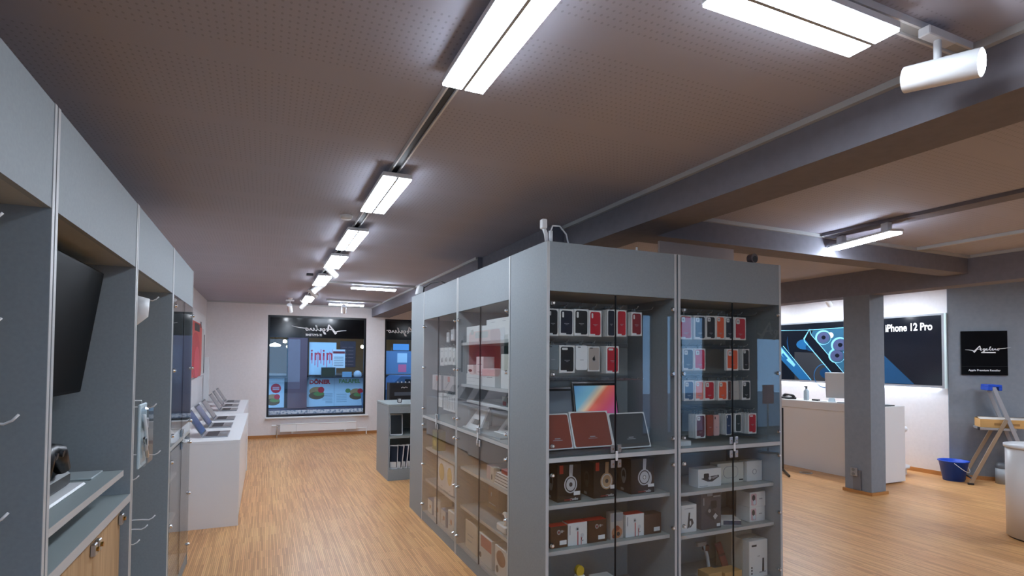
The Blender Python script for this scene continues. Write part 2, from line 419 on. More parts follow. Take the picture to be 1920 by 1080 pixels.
def front_window(k, x0, x1):
    y1 = FY - .01; mb = MB(); t = .04 if x1 - x0 > .3 else .015
    mb.box(x0, x0 + t, y1 - .06, y1, .12, 2.46); mb.box(x1 - t, x1, y1 - .06, y1, .12, 2.46); mb.box(x0 + t, x1 - t, y1 - .06, y1, .12, .17); mb.box(x0 + t, x1 - t, y1 - .06, y1, 2.42, 2.46)
    wi = struct(mb.build('window_%d' % k, FRAME))
    MB().box(x0 + t, x1 - t, y1 - .04, y1 - .03, .17, 2.42).build('window_pane', glass('window_glass'), wi)
    if k == 7:
        mb = MB().box(x0 + t, x1 - t, y1 - .028, y1 - .02, 2.03, 2.42, INK)
        mb.T = Matrix.Translation((x0 + .26, y1 - .02, 0)) @ Matrix.Rotation(math.pi, 4, 'Z')
        script_logo(mb, 0, 2.09, .14, 0, SIGNW, True)
        mb.build('window_film', None, wi)
for k, (x0, x1) in enumerate(FW): front_window(k + 3, x0, x1)
# ------------------------------------------------------------------ lamps
def panel_light(label, x0, x1, y0, y1, along='y', lit=None):
    lit = lit or PANEL_LIT
    t = thing('ceiling_light', label, 'ceiling light', ((x0 + x1) / 2, (y0 + y1) / 2, 2.555), 0, 'flat twin panel lights')
    w, l = (x1 - x0) / 2, (y1 - y0) / 2
    MB().box(-w, w, -l, l, .006, .032, None, .003).build('housing', WHITE, t)
    if along == 'y': MB().box(-.0055, .0055, -l + .004, l - .004, .0, .0058).build('seam', mat('seam_grey', (176, 184, 196), .6), t)
    else: MB().box(-w + .004, w - .004, -.0055, .0055, .0, .0058).build('seam', mat('seam_grey', (176, 184, 196), .6), t)
    if along == 'y':
        MB().box(-.03, .03, -l * .8, l * .8, .032, .052).build('track_adapter', WHITE, t)
        for s in (-1, 1): MB().box(s * .007, s * (w - .003), -l + .004, l - .004, 0, .006).build('diffuser', lit, t)
    else:
        MB().box(-w * .8, w * .8, -.03, .03, .032, .052).build('track_adapter', WHITE, t)
        for s in (-1, 1): MB().box(-w + .004, w - .004, s * .007, s * (l - .003), 0, .006).build('diffuser', lit, t)
    return t
for lab, y0, y1 in (('flat twin panel light nearest the viewer on the long ceiling track', 1.18, 1.94),
                    ('flat twin panel light second along the long ceiling track, before the round detector', 3.05, 3.85),
                    ('flat twin panel light third along the long ceiling track, just past the round detector', 4.47, 5.30),
                    ('flat twin panel light fourth along the long ceiling track', 5.65, 6.44),
                    ('flat twin panel light fifth along the long ceiling track, between two spotlights', 7.08, 8.05),
                    ('flat twin panel light farthest along the long ceiling track, nearest the window', 9.54, 10.53)):
    panel_light(lab, .575, .738, y0, y1)
panel_light('flat twin panel light turned crosswise beside the big white spotlight', 1.115, 1.745, 1.03, 1.195, 'x')
for lab, x0, x1, y0, y1, al in (('added unseen panel light lengthwise behind the viewer, at the aisle track start', .575, .738, -2.8, -1.9, 'y'),  # unseen panels added to brighten the right side and viewer-facing fronts
                                ('flat twin panel light over the rear bay, hidden behind the island', 4.2, 4.36, 4.8, 5.6, 'y'),
                                ('second added fill panel light above the service counter, hidden by the beam', 7.7, 7.86, 4.7, 5.3, 'y'),
                                ('flat twin panel light near the diagonal wall, hidden by the right beam', 7.35, 7.5, 2.5, 3.2, 'y'),
                                ('second added fill panel light near the right entrance, hidden by the right beam', 7.35, 7.5, .9, 1.6, 'y'),
                                ('flat twin panel light lengthwise over the right bay, outside the frame', 4.24, 4.40, -.2, .8, 'y'),
                                ('third added fill panel light above the service counter, hidden by the beam', 7.9, 8.06, 7.3, 8.1, 'y'),
                                ('flat twin panel light over the right entrance corner, outside the frame', 8.2, 8.36, .2, 1.0, 'y'),
                                ('flat twin panel light above the service counter, hidden by the beam', 7.7, 7.86, 5.8, 6.6, 'y')):
    panel_light(lab, x0, x1, y0, y1, al, PANEL_LIT if 'lengthwise' in lab or 'rear bay' in lab else FILL_LIT)  # most of the added panels glow stronger than the visible ones
def track(label, x0, x1, y0, y1):
    t = thing('light_track', label, 'light track', ((x0 + x1) / 2, (y0 + y1) / 2, CEIL - .024))
    w, l = (x1 - x0) / 2, (y1 - y0) / 2
    if l > w:
        for s in (-1, 1): MB().box(s * (w - .008), s * w, -l, l, 0, .0235).build('rail', WHITE, t)
        MB().box(-w + .008, w - .008, -l, l, .010, .0235).build('groove', DARK, t)
    else:
        for s in (-1, 1): MB().box(-w, w, s * (l - .008), s * l, 0, .0235).build('rail', WHITE, t)
        MB().box(-w, w, -l + .008, l - .008, .010, .0235).build('groove', EDGE, t)
track('long ceiling light track with dark groove over the aisle', .625, .675, -2.5, 11.7)
track('white crosswise ceiling light track holding the big spotlight', .9, 2.16, 1.045, 1.10)
def spot(label, at, aim, r=.04, L=.17, lit=True, mount=CEIL - .025, strength=30, group='white track spotlights'):
    t = thing('spotlight', label, 'spotlight', at, 0, group)
    d = Vector(aim).normalized(); b = d * -L
    o = MB().cyl(b, d * 0, r * .96, r, None, 28); o.build('lamp_body', WHITE, t)
    MB().cyl(d * .0005, d * .002, r * .86, None, None, 28).build('lens', emitter('lit_spot', (240, 246, 255), strength) if lit else mat('dark_lens', (60, 60, 62), .2), t)
    c = b * .55; top = mount - at[2]
    MB().cyl((c.x, c.y, c.z), (c.x, c.y, top - .0), .011, None, None, 12).build('stem', WHITE, t)
    if top > .05: MB().box(c.x - .07, c.x + .07, c.y - .018, c.y + .018, top - .03, top - .0005, None, .003).build('track_adapter', WHITE, t)
    return t
spot('big white cylindrical spotlight glowing beside the crosswise panel light', (1.965, .93, 2.46), (.22, -.93, -.12), .043, .20)
spot('white spotlight on the long track between fourth and fifth panel lights', (.72, 6.56, 2.49), (.7, .5, -.6), .04, .14, False)
spot('white spotlight on the long track just beyond the fifth panel light', (.60, 8.22, 2.49), (-.7, .3, -.6), .045, .2, False)
spot('smaller white spotlight hanging on the long track before the last panel light', (.70, 8.9, 2.49), (.6, .3, -.6), .04, .16, False)
spot('white spotlight at the very end of the long track by the window', (.58, 10.68, 2.47), (-.5, .7, -.6), .04, .16, False)
spot('white spotlight above the left edge of the large shop window', (.40, 10.75, 2.40), (.15, .9, -.75), .045, .17, True, strength=14)
spot('white spotlight above the right part of the large shop window', (1.33, 10.75, 2.42), (.1, .9, -.75), .045, .17, True, strength=14)
spot('small white spotlight seen beside the grey pillar above the dark wall picture', (8.15, 5.12, 2.25), (.6, -.2, -.7), .045, .15, True, strength=14)
spot('small white spotlight in the top corner of the left wall opening', (7.9, 5.75, 2.42), (.8, .2, -.5), .04, .15, True, strength=14)
def tube_light(label, p, rz, L=.64, drop=.06):
    t = thing('ceiling_light', label, 'ceiling light', p, rz, 'slim white tube lights')
    MB().rrect(0, .026, .11, .02, .008, -L / 2, L / 2).build('housing', WHITE, t)
    MB().rrect(0, .008, .10, .016, .007, -L / 2 + .01, L / 2 - .01).build('diffuser', TUBE_LIT, t)
    for s in (-1, 1): MB().box(-.02, .02, s * L * .35 - .03, s * L * .35 + .03, .0362, CEIL - p[2] - .029).build('bracket', WHITE, t)
tube_light('slim tube light lying crosswise near the middle of the far ceiling', (1.42, 8.12, 2.55), R(90))
tube_light('slim tube light lying crosswise right above the large shop window', (1.38, 10.75, 2.55), R(90))
tube_light('slim glowing tube light over the right bay below its ceiling beam', (4.32, 2.86, 2.50), R(-14))
MB().box(4.25, 4.40, FY, 3.16, CEIL - .026, CEIL - .0005).build('trim_9', BEAM)['kind'] = 'structure'
for lab, x, y, r in (('round white smoke detector on the ceiling left of the long track', .57, 4.29, .042), ('small round white detector on the ceiling near the far wall', .42, 10.6, .04)):
    t = thing('smoke_detector', lab, 'smoke detector', (x - .03, y, CEIL - .032), 0, 'ceiling detectors')
    MB().lathe([(0, 0), (r * .8, .002), (r, .012), (r, .0235)]).build('cover', WHITE, t); MB().cyl((0, 0, .0237), (0, 0, .0315), r * 1.1).build('base', WHITE, t)
tag(MB().box(.46, .54, 7.40, 7.47, CEIL - .03, CEIL - .0005, None, .004).build('ceiling_sensor', DARK), 'small dark box sensor on the ceiling beside the fifth panel light', 'sensor')

# ------------------------------------------------------------------ grey shop cabinets
CH = 2.21
def knob_mb(x, z, y=-.003):
    mb = MB().cyl((x, y - .004, z), (x, y, z), .0125, None, CHROME, 18); mb.cyl((x, y - .013, z), (x, y - .004, z), .0095, .0125, CHROME, 18)
    mb.cyl((x, y - .0145, z), (x, y - .013, z), .006, None, WHITE, 12); return mb
def carcass(t, w, d, open_left=False, opening=(.105, 1.93), rail=True, shelves=(), in_m=None):
    in_m = in_m or GREYIN
    for x0, x1 in ((0, .018), (w - .018, w)):
        MB().box(x0, x1, .0015, d, 0, CH, GREY).box(x0, x1, 0, .0015, 0, CH, EDGE).build('side_panel', None, t)
    MB().box(.018, w - .018, d - .012, d, .0, CH).build('back_panel', in_m, t)
    MB().box(.018, w - .018, .002, .02, 1.935, CH - .0005).build('top_fascia', GREY, t)
    MB().box(.018, w - .018, .02, d - .012, 1.935, 1.953).build('top_board', in_m, t)
    MB().box(.018, w - .018, .004, .02, 0, .088).build('plinth', GREY, t)
    MB().box(.018, w - .018, .02, d - .012, .07, .088).build('bottom_board', in_m, t)
    if rail: MB().box(.018, w - .018, .0015, d - .012, .985, 1.01, SHELF).box(.018, w - .018, 0, .0015, .985, 1.01, EDGE).build('middle_board', None, t)
    for z, inset in shelves:
        MB().box(.0185, w - .0185, inset + .0015, d - .0125, z - .022, z, SHELF).box(.0185, w - .0185, inset, inset + .0015, z - .022, z, EDGE).build('shelf', None, t)
def glass_doors(t, w, lower=True):
    cx = w / 2
    for nm, z0, z1 in (('upper', 1.014, 1.93), ('lower', .094, .981)):
        if nm == 'lower' and not lower: continue
        for s in (-1, 1):
            x0, x1 = (.0195, cx - .0015) if s < 0 else (cx + .0015, w - .0195)
            g = MB().box(x0, x1, -.003, .003, z0, z1).build('glass_door', GLASS, t)
            MB().box(cx + s * .0015, cx + s * .0035, -.0035, .0035, z0, z1).build('edge_seal', BLACK, g)
            hx = .036 if s < 0 else w - .036
            for k in ((.93, .5, .07) if nm == 'upper' else (.93, .5, .07)):
                knob_mb(hx, z0 + (z1 - z0) * k, -.0035).build('hinge_knob', None, g)
            lz = z0 + .004 if nm == 'upper' else z1 - .050
            mb = MB().box(cx + s * .010, cx + s * .036, -.011, -.0035, lz, lz + .046, STEEL, .002); mb.cyl((cx + s * .023, -.0135, lz + .022), (cx + s * .023, -.011, lz + .022), .006, None, CHROME, 12)
            mb.build('lock', None, g)
def cabinet(label, loc, rz, w, d, shelves=(), rail=True, doors=True, group='grey shop cabinets'):
    t = thing('display_cabinet', label, 'display cabinet', loc, rz, group)
    carcass(t, w, d, rail=rail, shelves=shelves)
    if doors:
        glass_doors(t, w)
        MB().box(w / 2 - .008, w / 2 + .008, -.018, -.0125, .972, 1.028, None, .002).build('number_tag', WHITE, t)
    return t
# the island
f1 = cabinet('glazed grey island cabinet facing the viewer, holding headphone boxes and tablets', (1.412, 2.70, 0), 0, .903, .495, ((.738, .045), (.483, .045)))
f2 = cabinet('rightmost glazed grey island cabinet with four rows of phone cases', (2.327, 2.70, 0), 0, .888, .495, ((.722, .055), (.454, .055)))
l1 = cabinet('glazed grey island cabinet on the aisle side, next to the near corner', (1.412, 4.252, 0), -math.pi / 2, 1.048, .49, ((1.685, .03), (1.357, .03), (.70, .03), (.395, .03)))
l2 = cabinet('glazed grey island cabinet on the aisle side, farther from the near corner', (1.412, 5.300, 0), -math.pi / 2, 1.040, .49, ((.70, .03), (.395, .03)))
t = thing('display_cabinet', 'plain grey end cabinet closing the far side of the island', 'display cabinet', (1.412, 5.303, 0), 0, 'grey shop cabinets')
for x0, x1 in ((0, .018), (1.78, 1.798)): MB().box(x0, x1, 0, .485, 0, CH).build('side_panel', GREY, t)
MB().box(.018, 1.78, .0, .018, 0, CH).build('back_panel', GREYIN, t); MB().box(.018, 1.78, .465, .485, 0, CH).build('front_panel', GREY, t); MB().box(.018, 1.78, .018, .465, CH - .02, CH).build('top_board', GREY, t)
# wall cabinets on the left
def wall_cab(label, y0, w, **k): return cabinet(label, (-.51, y0, 0), math.pi / 2, w, .49, **k)
wall_cab('open grey wall cabinet nearest the viewer, empty hooks inside', .795, 1.008, rail=False, doors=False)
u1 = wall_cab('open grey wall cabinet holding the black screen and oak doors', 1.811, 1.012, rail=False, doors=False)
wall_cab('open grey wall cabinet with hooks and a hanging white package', 2.831, 1.022, rail=False, doors=False)
u3 = wall_cab('glazed grey wall cabinet beside the white laptop desk', 3.861, .979, shelves=((.70, .08), (.40, .08)))
# fittings of the second wall cabinet: local x runs along the aisle, local y into the cabinet
MB().box(.0185, .86, .0015, .477, 1.078, 1.098, SHELF).box(.0185, .86, 0, .0015, 1.076, 1.098, EDGE).build('shelf', None, u1)
MB().box(.0185, .9935, .0015, .477, .945, .975, SHELF).box(.0185, .9935, 0, .0015, .943, .975, EDGE).build('worktop', None, u1)
for s, (x0, x1) in ((-1, (.03, .565)), (1, (.571, .965))):
    dr = MB().box(x0, x1, .028, .046, .10, .935, None, .002).build('cabinet_door', OAK, u1)
    for lx in ((.545,) if s < 0 else (.60, .945)):
        mb = MB().box(lx - .016, lx + .016, .012, .0275, .862, .905, STEEL, .003); mb.cyl((lx, .004, .885), (lx, .012, .885), .008, None, mat('brass', (180, 140, 70), .25, 1.0), 14); mb.build('lock', None, dr)
# hooks
def hook_mb(x, y0, y1, z, r=.0028, m=None):
    """wire hook from the back (y1) to its raised tip (y0), local cabinet frame"""
    return MB().tube([(x, y1, z - .002), (x, y0 + .05, z - .012), (x, y0 + .022, z - .012), (x, y0 + .008, z - .004), (x, y0, z + .006)], r, m or WHITE, 8)
def wall_hook(label, x, y, z):
    o = MB(); o.T = Matrix.Translation((x, y, 0)) @ Matrix.Rotation(math.pi / 2, 4, 'Z')
    back = x + .51 + .49 - .0125
    o.tube([(0, back, z), (0, .06, z - .012), (0, .028, z - .016), (0, .012, z - .008), (0, 0, z + .006)], .0032, WHITE, 8)
    o.box(-.012, .012, back - .004, back, z - .02, z + .02, WHITE, .001)
    tag(o.build('display_hook', None), label, 'hook', 'white display hooks')
for lab, x, y, z in (('topmost white hook in the open cabinet nearest the viewer', -.58, 1.7, 1.888), ('second white hook from the top in the nearest open cabinet', -.576, 1.7, 1.636),
                     ('third white hook from the top in the nearest open cabinet', -.538, 1.7, 1.405), ('lowest white hook in the open cabinet nearest the viewer', -.552, 1.7, 1.172),
                     ('white hook right under the top of the third wall cabinet', -.53, 3.5, 1.872), ('upper hook of three below the white package in the third wall cabinet', -.522, 3.5, .702),
                     ('middle hook of three below the white package in the third wall cabinet', -.555, 3.5, .655), ('lowest hook of three below the white package in the third wall cabinet', -.589, 3.5, .58),
                     ('hook tip just under the hanging white package in the third wall cabinet', -.60, 3.5, .918), ('small hook at mid height on the back of the third wall cabinet', -.528, 3.5, 1.297),
                     ('small hook right of the white package bottom in the third wall cabinet', -.505, 3.5, 1.045)):
    wall_hook(lab, x, y, z)
# ------------------------------------------------------------------ street outside the far windows
ASPH = noisy('asphalt', (104, 108, 114), (124, 128, 134), 40, .8)
sbox('ground_street', -14, 22, 12.1, 26, -.12, -.02, ASPH)
FCD = noisy('facade_plaster', (84, 76, 90), (94, 86, 100), 12, .8)
PILL = mat('facade_pillar', (112, 82, 86), .6)
PB = mat('poster_pale', (196, 214, 222), .5)
RED = mat('print_red', (205, 44, 56), .5); GREEN = mat('print_green', (120, 170, 100), .5); BUN = mat('print_bun', (176, 138, 92), .5); BUN2 = mat('print_filling', (110, 84, 56), .5); LETT = mat('print_salad', (108, 138, 74), .5)
sh = thing('snack_shop', 'lit snack shop across the street behind the large window', 'shop', (1.5, 15.6, -.02))
MB().box(-9, 9, 0, .3, 2.15, 6.5).build('upper_wall', FCD, sh)
MB().box(-9, 9, 0, .3, 0, .27).build('base_wall', FCD, sh)
for x0, x1 in ((-9, -1.7), (-.95, -.48), (1.02, 1.5), (4.4, 9)): MB().box(x0, x1, -.04, .3, .27, 2.15).build('pillar', PILL, sh)
LEDGE = {-1.7: ('dark ledge under the left shop window across the street', 'ledge'), -.48: ('dark ledge under the shop window with the red smeared poster', 'ledge'), 1.5: ('dark ledge under the far right shop window across the street', 'ledge')}
for x0, x1 in ((-1.7, -.95), (-.48, 1.02), (1.5, 4.4)):
    wf = MB().box(x0, x1, .06, .1, 1.06, 1.12).box(x0, x0 + .03, .06, .1, .27, 2.15).box(x1 - .03, x1, .06, .1, .27, 2.15).build('shop_window', DARK, sh)
    MB().box(x0 + .03, x1 - .03, .075, .085, 1.12, 2.15).build('window_pane', glass('shop_glass', .02, .5), wf); MB().box(x0 + .03, x1 - .03, .075, .085, .27, 1.06).build('lower_panel', DARK, wf)
    tag(MB().box(1.5 + x0, 1.5 + x1, 15.36, 15.659, 1.035, 1.0545).build('window_ledge', DARK), *LEDGE[x0])
MB().box(-9, 9, 2.6, 2.7, 0, 2.9).build('interior_wall', mat('shop_wall', (150, 138, 112), .8), sh)
MB().box(-9, 9, .3, 2.6, 2.9, 3.0).build('shop_ceiling', mat('shop_wall', (150, 138, 112), .8), sh)
MB().box(-1.5, 4, 1.2, 1.7, 0, 1.15).build('counter', STEEL, sh)
BULB = emitter('warm_bulb', (255, 228, 184), 110)
for lab, x, y, z in (('warm pendant bulb upper left behind the large shop window', .47, 15.95, 1.965), ('warm pendant bulb lower left behind the large shop window', .56, 16.0, 1.83),
                     ('warm pendant bulb at the right edge behind the large shop window', 2.50, 16.0, 1.85), ('warm pendant bulb glowing behind the second shop window', 3.80, 16.0, 1.68)):
    t = thing('pendant_lamp', lab, 'pendant lamp', (x, y, z), 0, 'warm pendant bulbs of the shop')
    MB().lathe([(0, 0), (.03, .008), (.042, .03), (.035, .06), (.016, .085)], (0, 0, 0), None, 16).build('bulb', BULB, t)
    MB().cyl((0, 0, .085), (0, 0, .12), .016, None, None, 12).build('socket', BLACK, t); MB().cyl((0, 0, .12), (0, 0, 2.875 - z), .004, None, None, 6).build('cord', BLACK, t)
t = thing('pendant_lamp', 'oval bright lamp shade at the upper left behind the shop window', 'pendant lamp', (.23, 15.95, 1.86))
MB().lathe([(0, .0), (.13, .01), (.15, .04), (.08, .08), (.02, .1)], (0, 0, 0), None, 20).build('lamp_shade', emitter('lamp_glow', (226, 240, 250), 8), t); MB().cyl((0, 0, .1), (0, 0, 1.01), .004, None, None, 6).build('cord', BLACK, t)
def pbase(x0, x1, z0, z1, m): return MB().box(x0, x1, -.012, 0, z0, z1, m)
YF = 15.659
def poster(mb, label, name='poster', cat='poster', y=YF):
    o = mb.build(name, None); o.location.y += y; return tag(o, label, cat)
def bun(mb, cx, cz, s):
    mb.disc(cx, cz + .07 * s, .16 * s, .10 * s, -.0135, -.0125, BUN); mb.disc(cx, cz - .03 * s, .17 * s, .09 * s, -.0145, -.0135, BUN2)
    mb.disc(cx + .05 * s, cz + .01 * s, .12 * s, .05 * s, -.0155, -.0145, LETT); mb.disc(cx + .1 * s, cz + .10 * s, .07 * s, .07 * s, -.016, -.015, RED)
mb = pbase(1.0, 1.72, .27, 1.03, PB); mb.text('DÖNER', 1.345, .92, .15, -.0125, RED, bold=.008); bun(mb, 1.27, .60, 1.15)
for k in range(7): mb.box(1.42 if k > 1 else 1.5, 1.68, -.013, -.012, .36 + k * .04, .372 + k * .04, mat('print_grey', (120, 140, 150), .5))
poster(mb, 'pale poster with red DÖNER lettering and a filled bun')
mb = pbase(1.725, 2.49, .27, 1.03, PB); mb.text('FALAFEL', 2.12, .94, .15, -.0125, GREEN, bold=.006); bun(mb, 2.30, .56, 1.05); mb.disc(2.08, .68, .07, .06, -.014, -.012, LETT)
for k in range(5): mb.box(1.78, 2.05, -.013, -.012, .38 + k * .05, .392 + k * .05, mat('print_grey', (120, 140, 150), .5))
poster(mb, 'pale poster with green FALAFEL lettering and a filled bun')
mb = pbase(.05, .47, .27, 1.05, PB); mb.disc(.27, .77, .115, .115, -.014, -.012, RED, 14); mb.ring(.27, .77, .125, .112, -.0142, -.012, RED, 12); bun(mb, .20, .45, 1.0)
for k in range(3): mb.box(.19, .35, -.0152, -.0142, .73 + k * .03, .742 + k * .03, PB)
poster(mb, 'pale poster with a round red badge left of the dark pillar')
mb = pbase(1.07, 1.76, 1.12, 1.985, PB); BLUR = mat('print_pink', (226, 110, 140), .5)
mb.text('inin', 1.39, 1.64, .42, -.0125, RED, bold=.004)
for k in range(9): mb.box(1.13 + k * .075, 1.15 + k * .075, -.0132, -.012, 1.42 - .05 * (k % 3), 1.62 + .06 * (k % 4), BLUR)
poster(mb, 'pale blue poster with smeared red vertical lettering in the shop window')
mb = pbase(1.665, 1.99, 1.30, 1.80, PAPER); mb.box(1.675, 1.985, -.013, -.012, 1.69, 1.75, mat('print_maroon', (130, 40, 46), .5))
for k in range(6): mb.box(1.70, 1.95, -.013, -.012, 1.36 + k * .045, 1.372 + k * .045, DARK)
poster(mb, 'white notice with dark red bar beside the smeared red poster', y=YF - .014)
mb = pbase(1.86, 2.27, 1.32, 2.03, mat('menu_board', (58, 40, 44), .6))
for k in range(12): mb.box(1.90 + (k % 2) * .17, 2.04 + (k % 2) * .17, -.013, -.012, 1.38 + (k // 2) * .095, 1.40 + (k // 2) * .095, mat('print_brown', (110, 84, 80), .5))
poster(mb, 'dark brown menu board on the right side of the snack shop', 'menu_board', 'board', YF)
tv = thing('screen', 'dark small screen standing in the snack shop window', 'screen', (1.545, 15.5, 1.055)); MB().box(-.18, .18, -.02, .02, .0, .265, None, .006).build('display', DARK, tv); MB().box(-.16, .16, -.0205, -.02, .02, .245).build('glass_front', mat('dark_green_screen', (52, 58, 44), .2), tv)
tag(MB().box(1.9, 2.14, 15.4, 15.5, 1.055, 1.2, None, .004).build('box', mat('box_blue_grey', (120, 150, 170), .6)), 'pale blue box on the shop window ledge under the menu board', 'box')
tag(MB().lathe([(.0, 0), (.09, .0), (.11, .05), (.1, .12), (.05, .17), (0, .18)], (2.30, 15.44, 1.055)).build('pot', mat('pale_pot', (170, 176, 182), .5)), 'round pale pot on the shop window ledge', 'pot')
# second shop window scene
mb = pbase(3.3, 3.75, 1.80, 1.98, mat('sign_blue', (110, 160, 200), .5)); poster(mb, 'blue sign strip high behind the second shop window')
mb = pbase(3.05, 3.9, 1.13, 1.78, mat('poster_bluegrey', (104, 130, 160), .5)); mb.box(3.42, 3.7, -.013, -.012, 1.45, 1.72, PB); mb.box(3.45, 3.68, -.0135, -.012, 1.18, 1.4, BLUR)
poster(mb, 'blue grey poster with pale square behind the second shop window')
t = thing('parked_car', 'blue car parked in the street behind the second window', 'car', (3.95, 14.2, -.02))
CARP = mat('car_paint', (66, 104, 140), .3)
mb = MB().poly([(-1.6, .25), (1.7, .25), (1.75, .6), (1.2, .72), (.75, 1.12), (-.9, 1.15), (-1.35, .75), (-1.65, .68)], -.7, .7); mb.build('body', CARP, t)
for x in (-.95, 1.05):
    for y in (-.71, .55): MB().cyl((x, y, .26), (x, y + .16, .26), .26, None, None, 20).build('wheel', BLACK, t)
MB().poly([(-.85, .76), (.6, .76), (.5, 1.06), (-.8, 1.08)], -.712, -.7).build('side_window', mat('dark_glass', (30, 40, 50), .1), t)

# street behind the viewer, mirrored in the island's glass
sbox('ground_front', -14, 24, -16, -3.4, -.12, -.02, ASPH)
# ------------------------------------------------------------------ desks, radiator, shelf unit along the aisle
DESKW = mat('desk_white', (232, 233, 235), .35)
def desk(label, x0, x1, y0, y1, h=.79):
    t = thing('display_desk', label, 'desk', ((x0 + x1) / 2, (y0 + y1) / 2, 0), 0, 'white laptop desks')
    w, l = (x1 - x0) / 2, (y1 - y0) / 2
    MB().box(-w, w, -l, l, h - .03, h, None, .002).build('tabletop', DESKW, t)
    for s in (-1, 1): MB().box(-w + .004, w - .004, s * l - s * .0, s * (l - .03), 0, h - .0305).build('end_panel', DESKW, t)
    MB().box(w - .035, w - .012, -l + .031, l - .031, .02, h - .0305).build('front_panel', DESKW, t)
desk('white desk in front with three open laptops', -1.015, -.198, 5.755, 8.52)
desk('white desk farther back with three open laptops', -1.015, -.262, 8.56, 11.25)
ALU = mat('aluminium', (168, 168, 172), .32, .85); KEYS = mat('laptop_keys', (56, 54, 58), .5)
def screen_mat(name, c1, c2, s=.9):
    if name in _M: return _M[name]
    m = mat(name, c1, .15); N, L = nodes(m); p = N['Principled BSDF']
    tc = N.new('ShaderNodeTexCoord'); wv = N.new('ShaderNodeTexNoise'); wv.inputs['Scale'].default_value = 4.0
    rp = N.new('ShaderNodeValToRGB'); rp.color_ramp.elements[0].color = C(*c1); rp.color_ramp.elements[1].color = C(*c2); rp.color_ramp.elements[0].position = .35; rp.color_ramp.elements[1].position = .65
    L.new(tc.outputs['Object'], wv.inputs['Vector']); L.new(wv.outputs['Fac'], rp.inputs[0])
    L.new(rp.outputs[0], p.inputs['Base Color']); L.new(rp.outputs[0], p.inputs['Emission Color']); p.inputs['Emission Strength'].default_value = s
    return m
SCR_BLUE = screen_mat('screen_blue', (10, 26, 60), (30, 62, 112), .35); SCR_OFF = mat('screen_off', (96, 98, 104), .12)
def laptop(label, loc, rz, w, d, scr, group='open laptops on the white desks', lid_a=118, alu=None, lidh=None):
    """local frame: hinge at y=+d, user side at y=0"""
    alu = alu or ALU; lidh = lidh or d * .98
    t = thing('laptop', label, 'laptop', loc, rz, group)
    b = MB().box(-w / 2, w / 2, 0, d, 0, .012, None, .003).build('base', alu, t)
    MB().box(-w * .43, w * .43, d * .42, d * .90, .0121, .0135).build('keyboard', KEYS, b); MB().box(-w * .17, w * .17, d * .06, d * .36, .0121, .0125).build('trackpad', mat('trackpad', (140, 140, 144), .4), b)
    T = Matrix.Translation((0, d, .012)) @ Matrix.Rotation(R(90 - lid_a), 4, 'X')
    mb = MB(); mb.T = T; mb.box(-w / 2, w / 2, 0, .007, 0, lidh, None, .002); ld = mb.build('lid', alu, t)
    mb = MB(); mb.T = T; mb.box(-w * .485, w * .485, -.0012, -.0001, lidh * .04, lidh * .97, None); sc_ = mb.build('screen', BLACK, ld)
    mb = MB(); mb.T = T; mb.box(-w * .465, w * .465, -.0020, -.0013, lidh * .08, lidh * .93, None); mb.build('display', scr, sc_)
    return t
for lab, y, x, sc_ in (('nearest open laptop with blue screen on the front white desk', 6.22, -.315, SCR_BLUE), ('middle open laptop with blue screen on the front white desk', 7.03, -.325, SCR_BLUE),
                   ('farthest open laptop with grey screen on the front white desk', 7.82, -.335, SCR_OFF), ('nearest open laptop on the farther white desk', 9.12, -.36, SCR_OFF),
                   ('middle open laptop on the farther white desk', 9.92, -.375, SCR_OFF), ('farthest open laptop by the far wall on the white desk', 10.80, -.39, SCR_OFF)):
    laptop(lab, (x, y, .7905), math.pi / 2, .43, .215, sc_, lid_a=122, lidh=.27)
# picture on the left wall
pt = thing('wall_picture', 'white framed picture of a red phone on the left wall', 'picture', (-1.02, 9.9, 1.24), math.pi / 2)
MB().box(-1.5, 1.45, -.03, 0, 0, 1.06, None, .003).build('frame', WHITE, pt)
mb = MB().box(-1.46, 1.41, -.0315, -.03, .04, 1.02, mat('picture_white', (236, 238, 240), .4))
PH1 = mat('print_coral', (214, 70, 62), .4); PH2 = mat('print_crimson', (196, 28, 50), .4); PHB = mat('print_black', (20, 14, 18), .4)
mb.rrect(-.02, .44, 1.66, .86, .12, -.0335, -.0315, PH1); mb.disc(-.06, .35, .60, .36, -.035, -.0335, PH2); mb.disc(.12, .24, .38, .25, -.036, -.035, mat('print_rose', (222, 60, 84), .4)); mb.rrect(.1, .79, .7, .12, .05, -.0345, -.0335, PHB)
mb.rrect(-1.22, .40, .40, .70, .05, -.033, -.0315, mat('print_pine', (34, 70, 62), .4)); mb.rrect(.92, .42, .14, .78, .03, -.033, -.0315, mat('print_pearl', (208, 204, 200), .4)); mb.rrect(1.09, .42, .13, .78, .03, -.033, -.0315, mat('print_pearl', (208, 204, 200), .4)); mb.rrect(1.25, .38, .12, .68, .03, -.033, -.0315, PHB)
mb.rrect(.62, .86, .16, .1, .02, -.0345, -.0335, PHB)
mb.build('print', None, pt)
t = thing('cable_duct', 'upright white cable duct standing on the far desk by the wall', 'cable duct', (-.97, 11.44, .7))
MB().box(-.045, .045, -.03, .03, 0.0, .86, None, .004).build('cover', WHITE, t); MB().box(-.06, .06, -.05, .05, -.70, 0).build('foot', WHITE, t)
